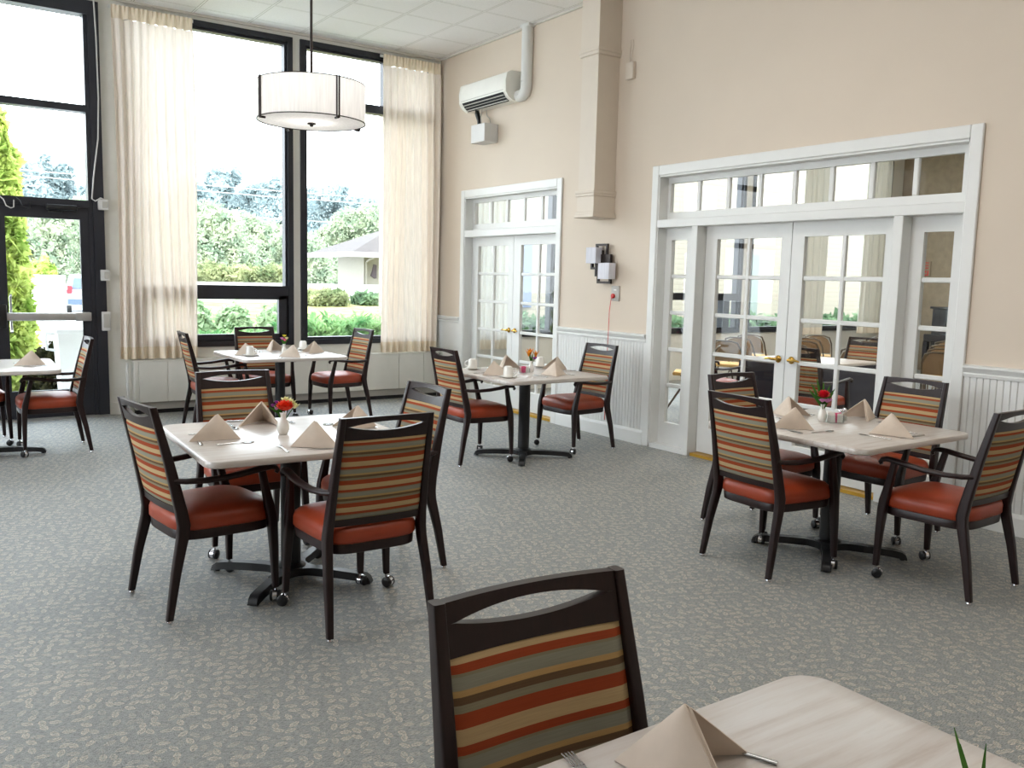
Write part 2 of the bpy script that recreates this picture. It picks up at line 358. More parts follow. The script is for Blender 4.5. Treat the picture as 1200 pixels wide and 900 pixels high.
rnd = random.Random(7)
XW, XB, YW, YO, HC = 5.80, 5.96, 10.15, 10.33, 4.34

# ------------------------------------------------------------------ room shell
XF = 16.3
b = MB(); b.box(-4.2, XF, -4.2, YW, -.08, 0); struct(b.build('floor', 'carpet'))
b = MB(); b.box(-4.2, XF, -4.2, YO, HC, HC + .15); struct(b.build('ceiling', 'ceil'))
b = MB()
for y0, y1, z0, z1 in [(-4.2, 3.13, 0, HC), (3.13, 6.06, 2.555, HC), (6.06, 7.59, 0, HC), (7.59, 9.48, 2.565, HC), (9.48, YO, 0, HC)]:
    b.box(XW, XB, y0, y1, z0, z1)
struct(b.build('wall_right', 'wall', smooth=0))
b = MB()   # window wall: openings are (x0, x1, z0)
ops_ = [(-.95, 1.745, 0), (1.98, 3.811, .715), (3.905, 5.72, .715), (6.2, 7.75, .757), (7.95, 11.72, .757), (11.9, 15.9, .757)]
xs = -4.2
for x0, x1, z0 in ops_:
    b.box(xs, x0, YW, YO, 0, HC)
    if z0: b.box(x0, x1, YW, YO, 0, z0)
    b.box(x0, x1, YW, YO, 4.272, HC)
    xs = x1
b.box(xs, XF + .15, YW, YO, 0, HC)
struct(b.build('wall_back', 'offwhite', smooth=0))
b = MB(); b.box(XF, XF + .15, -4.2, YO, 0, HC); struct(b.build('wall_far', 'wall_n', smooth=0))
b = MB(); b.box(-4.35, -4.2, -4.2, 3.2, 0, HC); b.box(-4.35, -4.2, 8.2, YO, 0, HC); b.box(-4.35, -4.2, 3.2, 8.2, 0, .715); b.box(-4.35, -4.2, 3.2, 8.2, 3.4, HC); struct(b.build('wall_left', 'wall', smooth=0))
b = MB()
for y in (3.2, 5.66, 8.13): b.box(-4.33, -4.19, y, y + .07, .715, 3.4)
for z in (.715, 1.30, 3.33): b.box(-4.32, -4.2, 3.27, 8.13, z, z + .07)
struct(b.build('window_7', 'alu', smooth=0))
b = MB(); b.box(-4.35, XF + .15, -4.35, -4.2, 0, HC); struct(b.build('wall_front', 'wall', smooth=0))
# perimeter ceiling angle
b = MB(); b.box(-4.2, XW, YW - .03, YW, HC - .025, HC); b.box(XW - .025, XW, -4.2, YW, HC - .02, HC); struct(b.build('trim_1', 'ceil_edge', smooth=0))

# ---- windows
def window(n, x0, x1, z0, bars=(), z1=4.272, fw=.062, vbars=()):
    b = MB(); ya, yb = YW - .03, YW + .11
    def ring(x0, x1, z0, z1, w, ya, yb):
        b.box(x0, x0 + w, ya, yb, z0, z1); b.box(x1 - w, x1, ya, yb, z0, z1)
        b.box(x0 + w, x1 - w, ya, yb, z0, z0 + w); b.box(x0 + w, x1 - w, ya, yb, z1 - w, z1)
    ring(x0, x1, z0, z1, fw, ya, yb); ring(x0 + fw, x1 - fw, z0 + fw, z1 - fw, .028, ya + .035, yb)
    for za, zb in bars: b.box(x0 + fw, x1 - fw, ya + .005, yb, za, zb)
    for xa, xb, za, zb in vbars: b.box(xa, xb, ya + .01, yb, za, zb)
    o = struct(b.build(f'window_{n}', 'alu', smooth=0))
    g = MB(); g.box(x0 + fw + .02, x1 - fw - .02, YW + .06, YW + .066, z0 + fw + .02, z1 - fw - .02); g.build('window_glass', 'glass', o, smooth=0)
    return o
w1 = window(1, 1.98, 3.811, .715, [(1.30, 1.415)])
b = MB(); xa, xb, za, zb = 2.07, 3.72, .79, 1.30     # opening sash below the bar
for q in [(xa, xa + .09, za, zb), (xb - .09, xb, za, zb), (xa, xb, za, za + .065), (xa, xb, zb - .045, zb)]: b.box(q[0], q[1], YW - .02, YW + .05, q[2], q[3])
b.build('sash_frame', 'alu', w1, smooth=0)
window(2, 3.905, 5.72, .715, [(3.55, 3.65)], vbars=[(4.99, 5.05, 3.65, 4.2)])
window(3, 6.2, 7.75, .757); window(4, 7.95, 11.72, .757, [(1.30, 1.416)], vbars=[(9.0, 9.1, .8, 4.2), (11.3, 11.45, .8, 1.3)]); window(5, 11.9, 15.9, .757)
# ---- glazed entrance: frame with door leaf
b = MB(); ya, yb = YW - .06, YW + .1
b.box(1.64, 1.745, ya, yb, 0, 4.26); b.box(1.60, 1.64, ya + .02, yb, 0, 4.15)
b.box(.60, .70, ya, yb, 0, 4.26); b.box(-.95, -.85, ya, yb, 0, 4.26)
b.box(-.85, 1.64, ya, yb, 4.12, 4.26); b.box(-.85, 1.60, ya + .02, yb, 3.155, 3.225); b.box(-.85, 1.60, ya, yb, 2.185, 2.262); b.box(-.85, .6, ya, yb, 0, .12)
fr = struct(b.build('window_6', 'alu', smooth=0))
g = MB(); g.box(-.85, 1.60, YW + .03, YW + .036, 3.22, 4.13); g.box(-.85, 1.60, YW + .03, YW + .036, 2.25, 3.16); g.box(-.85, .60, YW + .03, YW + .036, .1, 2.19); g.build('window_glass', 'glass', fr, smooth=0)
b = MB(); ya, yb = YW - .03, YW + .02
b.box(1.515, 1.60, ya, yb, .02, 2.185); b.box(.72, .838, ya, yb, .02, 2.185); b.box(.838, 1.515, ya, yb, 2.062, 2.185); b.box(.838, 1.515, ya, yb, .02, .30)
d1 = struct(b.build('door_1', 'alu', smooth=0))
g = MB(); g.box(.83, 1.525, YW - .01, YW - .004, .29, 2.07); g.build('door_glass', 'glass', d1, smooth=0)
b = MB(); b.box(.80, 1.50, YW - .115, YW - .055, 1.025, 1.105, .012, 2); b.box(1.43, 1.585, YW - .125, YW - .03, 1.02, 1.11, .01, 2); b.mi = 1; b.box(.74, .815, YW - .13, YW - .03, .95, 1.19, .01, 2)
b.build('push_bar', ['alu_silver', 'black'], d1)
b = MB(); b.box(1.20, 1.485, YW - .13, YW - .06, 2.145, 2.20, .012, 2); b.tube([(1.33, YW - .09, 2.145), (1.33, YW - .09, 2.125)], .016); b.tube([(1.33, YW - .10, 2.13), (1.22, YW - .12, 2.125)], .010)
b.build('door_closer', ['iron'], d1)
b = MB(); b.tube([(.87, YW + .06, .9), (.87, YW + .10, .92), (.87, YW + .10, 1.26), (.87, YW + .06, 1.28)], .012); b.build('pull_handle', 'alu_silver', d1)
b = MB(); b.box(.66, 1.745, YW - .09, YW + .1, 0, .018); struct(b.build('trim_2', 'alu_silver', smooth=0))
# small fixtures by the entrance
def wall_box(name, label, cat, x, z, w, h, mat='grey', dial=False):
    o = thing(name, label, cat, (x, YW - .058, z)); b = MB(); b.box(-w / 2, w / 2, -.032, 0, -h / 2, h / 2, .006, 2); b.build('housing', mat, o)
    b = MB()
    if dial: b.box(-w * .30, w * .42, -.034, -.028, -h * .34, h * .38, .002)
    else: b.box(-w * .1, w * .38, -.036, -.028, -h * .3, h * .3, .003)
    b.build('cover', 'grey2', o)
    return o
wall_box('alarm_sensor', 'small off white sensor box topmost on the entrance door frame', 'sensor', 1.735, 2.228, .10, .11)
wall_box('door_contact', 'small white contact box halfway up the entrance door frame', 'sensor', 1.735, 1.498, .09, .115)
wall_box('keypad', 'tall white keypad box lowest on the entrance door frame', 'keypad', 1.73, 1.015, .085, .20, dial=True)
b = MB(); b.tube([(1.70, YW - .075, 4.32), (1.715, YW - .075, 3.9), (1.72, YW - .075, 3.3), (1.705, YW - .075, 2.9), (1.65, YW - .08, 2.5), (1.628, YW - .085, 2.28), (1.66, YW - .085, 2.26), (1.71, YW - .085, 2.295), (1.74, YW - .085, 2.283)], .0075, 8)
tag(b.build('sensor_cable', 'grey'), 'thin white cable hanging down beside the entrance door frame', 'cable')
for k, (x, col, lab) in enumerate([(.86, 'grey', 'pale curved hook on the beam above the glass door'), (1.0, 'black', 'dark wire hook on the beam above the glass door')]):
    b = MB(); b.tube([(x - .06, YW - .06, 2.25), (x - .03, YW - .09, 2.22), (x - .01, YW - .1, 2.16), (x + .03, YW - .1, 2.14), (x + .055, YW - .1, 2.15), (x + .06, YW - .08, 2.22)], .006, 8); tag(b.build('wire_hook', col), lab, 'hook')

# ---- pilaster strip left of the radiator, baseboards, heater
b = MB(); b.box(1.745, 1.965, YW - .02, YW, 0, .13, .004); struct(b.build('baseboard_back', 'offwhite'))
h = thing('radiator_cabinet', 'long low off white heater enclosure under the windows', 'radiator', (0, YW, 0))
b = MB(); b.box(1.985, 5.76, -.115, -.002, .135, .585); b.box(1.97, 5.78, -.128, -.002, .575, .592, .003); b.build('cabinet_top', 'offwhite', h, smooth=0)
brk = [1.985, 2.03, 2.33, 3.25, 4.2, 5.17, 5.53, 5.76]
for x0, x1 in zip(brk, brk[1:]):
    b = MB(); b.box(x0 + .004, x1 - .004, -.125, -.112, .13, .573, .003); b.build('front_panel', 'offwhite', h)
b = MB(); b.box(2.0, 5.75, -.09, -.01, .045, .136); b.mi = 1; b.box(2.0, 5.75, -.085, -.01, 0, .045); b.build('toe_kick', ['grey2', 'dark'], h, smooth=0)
b = MB(); b.tube([(1.93, YW - .05, 0), (1.93, YW - .05, .56)], .014); tag(b.build('heating_pipe', 'white'), 'thin white vertical pipe beside the radiator cabinet end', 'pipe')

# ---- curtains
def curtain(name, label, x0, x1, y, zt, zb, seed, mats=('curtain', 'hem'), amp=.045, foldw=.088, flare=0):
    r = random.Random(seed); o = thing(name, label, 'curtain', (x0, y, 0)); W = x1 - x0
    n = max(4, int(W / foldw)); ph = [r.uniform(-.5, .5) for _ in range(n + 3)]; am = [r.uniform(.5, 1.2) for _ in range(n + 3)]
    def fold(u, v):
        t = u * n; i = int(t); f = t - i
        a = am[i] * (1 - f) + am[i + 1] * f; p = ph[i] * (1 - f) + ph[i + 1] * f
        return amp * a * math.sin(2 * PI * t + p * 1.6 * v) * (.45 + .55 * min(1, v * 4)) + .012 * math.sin(5 * PI * u + 2 * v)
    hz = zt - .13
    def body(u, v):
        z = hz + (zb + .13 - hz) * v
        return (u * W + flare * v * (u - .5) + .02 * math.sin(3 * v + 7 * u), fold(u, v), z)
    nu = n * 10
    b = MB(); b.grid(body, nu, 14); bd = b.build('curtain_panel', mats[0], o, smooth=180)
    e = lambda u: body(u, 1)
    b = MB(); b.grid(lambda u, v: (e(u)[0], e(u)[1] * (1 + .05 * v), zb + .13 - .13 * v), nu, 2); b.build('hem', mats[1], o, smooth=180)
    def head(u, v):
        z = zt - .13 * v
        pl = .012 * math.sin(2 * PI * u * n * 2.0)
        return (u * W, pl * (1 - v * .3) * (1 - v) + fold(u, 0) * v - .01 * (1 - v), z)
    b = MB(); b.grid(head, nu * 2, 4); b.build('header', mats[1], o, smooth=180)
    b = MB(); b.box(-.02, W + .02, .03, .05, zt - .03, zt); b.build('rail', 'white', o, smooth=0)
    return o
curtain('curtain', 'sheer cream pleated curtain between the glass entrance and the window', 1.855, 2.665, YW - .10, 4.255, .606, 3)
curtain('curtain', 'sheer cream pleated curtain in the corner beside the air conditioner', 4.93, 5.735, YW - .10, 4.255, .602, 5)
curtain('curtain', 'white sheer curtain behind the small french doors', 6.25, 7.05, YW - .1, 4.2, .6, 8, ('whitecurtain', 'whitehem'))
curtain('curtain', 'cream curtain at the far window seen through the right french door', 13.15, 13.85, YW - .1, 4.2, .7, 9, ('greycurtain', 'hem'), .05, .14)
curtain('curtain', 'grey curtain at far right seen through the french door', 15.0, 15.75, YW - .1, 4.2, .7, 10, ('greycurtain', 'hem'), .05, .14)

# ---- french door units in the right wall
def casing(nm, y0, y1, zt, w=.085):
    """y0,y1 outer casing edges"""
    b = MB(); xf = XW - .022
    b.box(xf, XW + .001, y0, y0 + w, 0, zt, .006); b.box(xf, XW + .001, y1 - w, y1, 0, zt, .006); b.box(xf, XW + .001, y0 + w, y1 - w, zt - w - .005, zt, .006)
    # jambs
    b.box(XW - .01, XB, y0 + w - .012, y0 + w + .012, 0, zt - w); b.box(XW - .01, XB, y1 - w - .012, y1 - w + .012, 0, zt - w); b.box(XW - .01, XB, y0 + w, y1 - w, zt - w - .02, zt - w)
    return b
def leaf(b, y0, y1, z0, z1, gy, gz, vm=(), hm=(), x=5.90, t=.044, mw=.036):
    """sash/door leaf: outer y0..y1,z0..z1, glazed area gy,gz, muntins"""
    b.box(x, x + t, y0, gy[0], z0, z1); b.box(x, x + t, gy[1], y1, z0, z1); b.box(x, x + t, gy[0], gy[1], z0, gz[0]); b.box(x, x + t, gy[0], gy[1], gz[1], z1)
    for v in vm: b.box(x + .006, x + t - .006, v - mw / 2, v + mw / 2, gz[0], gz[1], .006)
    for hh in hm: b.box(x + .008, x + t - .008, gy[0], gy[1], hh - mw / 2, hh + mw / 2, .006)
def pane(parent, gy, gz, x=5.92):
    g = MB(); g.box(x, x + .004, gy[0] - .01, gy[1] + .01, gz[0] - .01, gz[1] + .01); return g.build('door_glass', 'pane', parent, smooth=0)
def lever(parent, y, dirn, z=.96, x=5.90):
    b = MB(); b.lathe([(.005, 0), (.028, 0), (.031, -.008), (.024, -.018), (.013, -.024), (.012, -.05), (.005, -.055)], (x, y, z), 16, 'X')
    b.tube([(x - .045, y, z), (x - .05, y + dirn * .03, z), (x - .05, y + dirn * .075, z + .003), (x - .045, y + dirn * .105, z - .004)], [.011, .010, .008, .006], 8, (1, 1.1))
    b.build('door_handle', 'brass', parent)
HM = (1.623, 1.285, .94, .60)
# large unit
b = casing('b', 3.064, 6.13, 2.635)
b.box(XW - .015, XB, 3.14, 6.05, 2.068, 2.14, .004); b.box(XW - .012, XB, 5.535, 5.607, 0, 2.07, .004); b.box(XW - .012, XB, 3.583, 3.657, 0, 2.07, .004)
leaf(b, 3.15, 6.05, 2.14, 2.545, (3.242, 6.0), (2.213, 2.477), [6.0 - (6.0 - 3.242) / 8 * k for k in range(1, 8)], (), mw=.042)
leaf(b, 5.60, 6.05, .03, 2.07, (5.76, 5.957), (.242, 1.957), (), HM); leaf(b, 3.15, 3.59, .03, 2.07, (3.27, 3.485), (.242, 1.957), (), HM)
b.box(XW - .01, XB, 5.6, 6.05, 0, .04); b.box(XW - .01, XB, 3.14, 3.59, 0, .04)
t3 = struct(b.build('trim_3', 'white', smooth=0))
for gy, gz in [((3.242, 6.0), (2.213, 2.477)), ((5.76, 5.957), (.242, 1.957)), ((3.27, 3.485), (.242, 1.957))]: pane(t3, gy, gz)
b = MB(); leaf(b, 4.606, 5.53, .035, 2.0675, (4.705, 5.397), (.262, 1.952), (5.052,), HM); d2 = struct(b.build('door_2', 'white', smooth=0)); pane(d2, (4.705, 5.397), (.262, 1.952)); lever(d2, 4.665, 1)
b = MB(); leaf(b, 3.665, 4.600, .035, 2.0675, (3.779, 4.483), (.262, 1.952), (4.127,), HM); d3 = struct(b.build('door_3', 'white', smooth=0)); pane(d3, (3.779, 4.483), (.262, 1.952)); lever(d3, 4.535, -1)
b = MB(); b.box(XW + .02, XB, 3.665, 5.53, 0, .028); struct(b.build('trim_4', 'gold', smooth=0))
# small unit
b = casing('s', 7.505, 9.566, 2.645)
b.box(XW - .015, XB, 7.58, 9.48, 2.07, 2.15, .004)
leaf(b, 7.59, 9.47, 2.15, 2.555, (7.68, 9.415), (2.232, 2.492), [9.415 - (9.415 - 7.68) / 5 * k for k in range(1, 5)], (), mw=.046)
t5 = struct(b.build('trim_5', 'white', smooth=0)); pane(t5, (7.68, 9.415), (2.232, 2.492))
b = MB(); leaf(b, 8.549, 9.472, .035, 2.0695, (8.648, 9.326), (.262, 1.96), (8.984,), HM); d4 = struct(b.build('door_4', 'white', smooth=0)); pane(d4, (8.648, 9.326), (.262, 1.96)); lever(d4, 8.605, 1)
b = MB(); leaf(b, 7.60, 8.543, .035, 2.0695, (7.715, 8.40), (.262, 1.96), (8.058,), HM); d5 = struct(b.build('door_5', 'white', smooth=0)); pane(d5, (7.715, 8.40), (.262, 1.96)); lever(d5, 8.485, -1)
b = MB(); b.box(XW + .02, XB, 7.60, 9.47, 0, .03); struct(b.build('trim_6', 'gold', smooth=0))

# ---- wainscot with beads, chair rail, baseboard
def wainscot(n, y0, y1, beads=True):
    prof = []; y = y0; st = .044
    if beads:
        while y < y1 - .02:
            prof += [(XW - .010, y), (XW - .010, min(y + st - .010, y1)), (XW - .003, min(y + st - .006, y1)), (XW - .010, min(y + st - .002, y1))]; y += st
    prof += [(XW - .010, y1 - .0001)]
    if not beads: prof = [(XW - .010, y0), (XW - .010, y1)]
    poly = prof + [(XW + .001, y1), (XW + .001, y0)]
    b = MB(); b.prism(poly, .10, 1.0)
    # chair rail profile, swept along y
    rp = [(XW, .985), (XW - .020, .99), (XW - .024, 1.008), (XW - .018, 1.016), (XW - .034, 1.04), (XW - .040, 1.05), (XW - .040, 1.064), (XW, 1.070)]
    b.prism([(p[0], p[1]) for p in rp], y0, y1, 'Y')
    struct(b.build(f'trim_{n}', 'white', smooth=25))
wainscot(7, 6.13, 7.505); wainscot(8, 9.566, YW - .001, False); wainscot(9, -4.19, 3.064)
b = MB()
for y0, y1 in [(6.13, 7.505), (9.566, YW), (-4.19, 3.064)]:
    b.prism([(XW, 0), (XW - .02, 0), (XW - .02, .115), (XW - .012, .14), (XW, .145)], y0, y1, 'Y')
struct(b.build('baseboard_right', 'white', smooth=0))

# ---- hanging boxed pilaster on the right wall
b = MB(); xa, y0, y1 = 5.522, 6.661, 6.93
b.box(xa + .012, XW, y0 + .012, y1 - .012, 2.42, 3.73); b.box(xa, XW, y0, y1, 3.77, HC); b.box(xa + .006, XW, y0 + .006, y1 - .006, 2.22, 2.40)
for z, e in [(3.715, .010), (3.745, .016), (2.385, .008), (2.41, .014), (2.18, .014), (2.205, .006)]: b.box(xa - e, XW, y0 - e, y1 + e, z, z + .032, .004)
struct(b.build('trim_10', 'column', smooth=0))

# ------------------------------------------------------------------ wall mounted things
ac = thing('air_conditioner', 'white wall mounted air conditioner high beside the corner', 'air conditioner', (XW, 8.32, 3.55))
prof = [(0, 0), (-.12, -.005), (-.175, .03), (-.215, .085), (-.22, .20), (-.20, .29), (-.15, .315), (0, .318)]
b = MB(); b.prism(prof, .035, .965, 'Y'); b.build('housing', 'offwhite', ac, smooth=30)
for y0, y1 in [(0, .036), (.964, 1.0)]:
    b = MB(); b.prism([(p[0] * 1.01, p[1] * 1.005) for p in prof], y0, y1, 'Y'); b.build('end_cap', 'offwhite', ac, smooth=30)
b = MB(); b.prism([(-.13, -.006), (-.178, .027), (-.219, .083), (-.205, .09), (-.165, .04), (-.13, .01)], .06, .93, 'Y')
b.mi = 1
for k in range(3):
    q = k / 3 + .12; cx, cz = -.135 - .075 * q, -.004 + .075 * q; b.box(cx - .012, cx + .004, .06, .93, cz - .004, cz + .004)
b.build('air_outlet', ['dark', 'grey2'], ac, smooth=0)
b = MB(); b.box(-.2245, -.2185, .05, .95, .105, .108); b.build('panel_seam', 'grey2', ac, smooth=0)
b = MB(); pts = [(XW - .045, 8.318, 3.60), (XW - .045, 8.24, 3.60), (XW - .045, 8.195, 3.62), (XW - .045, 8.175, 3.67), (XW - .045, 8.17, 3.8), (XW - .045, 8.17, HC - .001)]
b.tube(pts, .068, 14, (.95, .95)); b.box(XW - .095, XW, 8.09, 8.25, HC - .03, HC)
for p in ((8.17, 3.73), (8.24, 3.6)): b.box(XW - .118, XW, p[0] - .006, p[0] + .006, p[1] - .006, p[1] + .006)
tag(b.build('pipe_cover', 'white'), 'white elbowed pipe duct rising from air conditioner to ceiling', 'duct')
jb = thing('junction_box', 'small light grey box on the wall below the air conditioner', 'box', (XW, 8.93, 3.15))
b = MB(); b.box(-.19, 0, -.145, .15, 0, .205, .004); b.build('housing', 'grey', jb)
b = MB(); b.box(-.192, 0, -.147, .152, .198, .207, .002); b.build('lid', 'grey', jb)
b = MB(); b.tube([(-.10, .10, .2), (-.10, .115, .27), (-.11, .15, .36), (-.10, .17, .396)], [.028, .028, .03, .022], 10); b.build('conduit_elbow', 'black', jb)
b = MB(); b.tube([(-.12, .03, .2), (-.12, .05, .30), (-.1, .06, .40)], .006, 6); b.tube([(-.04, -.05, .205), (-.03, .0, .29), (-.02, .07, .33), (-.02, .09, .40)], .005, 6); b.build('wire', 'grey2', jb)
ws = thing('wall_sensor', 'small beige box with two wires high right of the pilaster', 'sensor', (XW, 6.49, 3.48))
b = MB(); b.box(-.04, 0, -.055, .055, 0, .155, .006, 2); b.build('housing', 'column', ws)
for dy in (-.01, .025):
    b = MB(); b.tube([(-.012, dy, .15), (-.01, dy + .012, .24), (-.006, dy - .004, .33), (-.004, dy + .012, .37)], .004, 6); b.build('wire', 'column', ws)
# sconce
sc = thing('wall_sconce', 'dark metal wall sconce with two white square shades', 'wall lamp', (XW, 6.75, 1.56))
def frame(b, x0, x1, ya, yb, za, zb, w=.022):
    b.box(x0, x1, ya, ya + w, za, zb); b.box(x0, x1, yb - w, yb, za, zb); b.box(x0, x1, ya + w, yb - w, za, za + w); b.box(x0, x1, ya + w, yb - w, zb - w, zb)
b = MB(); frame(b, -.055, -.03, -.055, .125, .05, .375); frame(b, -.055, -.03, -.115, .09, -.02, .26); frame(b, -.05, -.025, .02, .20, .12, .31); b.box(-.03, 0, -.06, .08, .10, .27); b.box(-.06, -.03, -.11, .06, .17, .27)
b.build('frame', 'bronze', sc, smooth=0)
for (ya, yb, za, zb) in [(.03, .18, .18, .338), (-.18, -.015, .025, .183)]:
    b = MB(); t = .006; x0, x1 = -.13, -.045
    b.box(x0, x0 + t, ya, yb, za, zb); b.box(x1 - t, x1, ya, yb, za, zb); b.box(x0 + t, x1 - t, ya, ya + t, za, zb); b.box(x0 + t, x1 - t, yb - t, yb, za, zb); b.box(x0 + .02, x1, ya + .03, yb - .03, za + .02, za + .03)
    b.build('lamp_shade', 'sconce', sc, smooth=0)
nc = thing('call_switch', 'grey wall plate with red button and hanging red pull cord', 'switch', (XW, 6.60, 1.37))
b = MB(); b.box(-.014, 0, -.06, .06, 0, .15, .005, 2); b.build('wall_plate', 'grey2', nc)
b = MB(); b.lathe([(.002, 0), (.024, 0), (.024, -.016), (.018, -.022), (.002, -.023)], (-.013, .02, .05), 18, 'X'); b.build('button', 'red', nc)
b = MB(); b.box(-.018, -.012, -.02, .015, .105, .115); b.build('indicator', 'paper', nc, smooth=0)
b = MB(); b.tube([(-.03, .03, .05), (-.05, .032, -.1), (-.055, .035, -.6), (-.05, .05, -.82), (-.045, .07, -.87), (-.045, .05, -.90), (-.045, .03, -.86), (-.045, .05, -1.0), (-.04, .055, -1.2)], .0035, 6); b.build('pull_cord', 'red', nc)
# pendant
pl = thing('pendant_lamp', 'large white drum pendant lamp with dark metal straps', 'pendant lamp', (2.41, 6.04, 2.62))
R, H = .375, .262
b = MB(); b.lathe([(R, .0), (R, H)], n=64, cap=False); b.build('lamp_shade', 'shade', pl)
b = MB(); b.lathe([(R - .006, .004), (R - .004, .0), (R + .003, 0), (R + .003, .006), (R - .004, .006)], n=64, closed=True); b.lathe([(R - .004, H - .004), (R + .002, H - .004), (R + .002, H + .002), (R - .004, H + .002)], n=64, closed=True); b.build('shade_rim', 'bronze', pl)
b = MB(); b.lathe([(.001, .002), (R * .5, .002), (R - .007, .005)], n=64, cap=False); b.build('diffuser', 'shade', pl)
b = MB(); b.lathe([(.001, -.03), (.012, -.026), (.012, -.018), (.03, -.012), (.03, -.004), (.001, -.004)], n=20); b.build('finial', 'bronze', pl)
aim = math.atan2(-6.04, -2.41)
for k in range(4):
    a = aim + rad(27) + k * PI / 2
    b = MB()
    for da in (-.024, .024):
        x, y = (R + .008) * math.cos(a + da), (R + .008) * math.sin(a + da); b.tube([(x, y, -.012), (x, y, H + .004)], .006, 6)
    x, y = math.cos(a), math.sin(a); b.tube([((R - .03) * x, (R - .03) * y, -.01), ((R + .01) * x, (R + .01) * y, -.01)], .008, 6)
    b.build('strap', 'bronze', pl)
b = MB(); b.tube([(0, 0, .02), (0, 0, HC - 2.62 - .02)], .0095, 12); b.build('rod', 'bronze', pl)
b = MB(); b.lathe([(.001, HC - 2.62 - .035), (.05, HC - 2.62 - .03), (.065, HC - 2.62 - .001), (.001, HC - 2.62 - .001)]); b.build('canopy', 'bronze', pl)

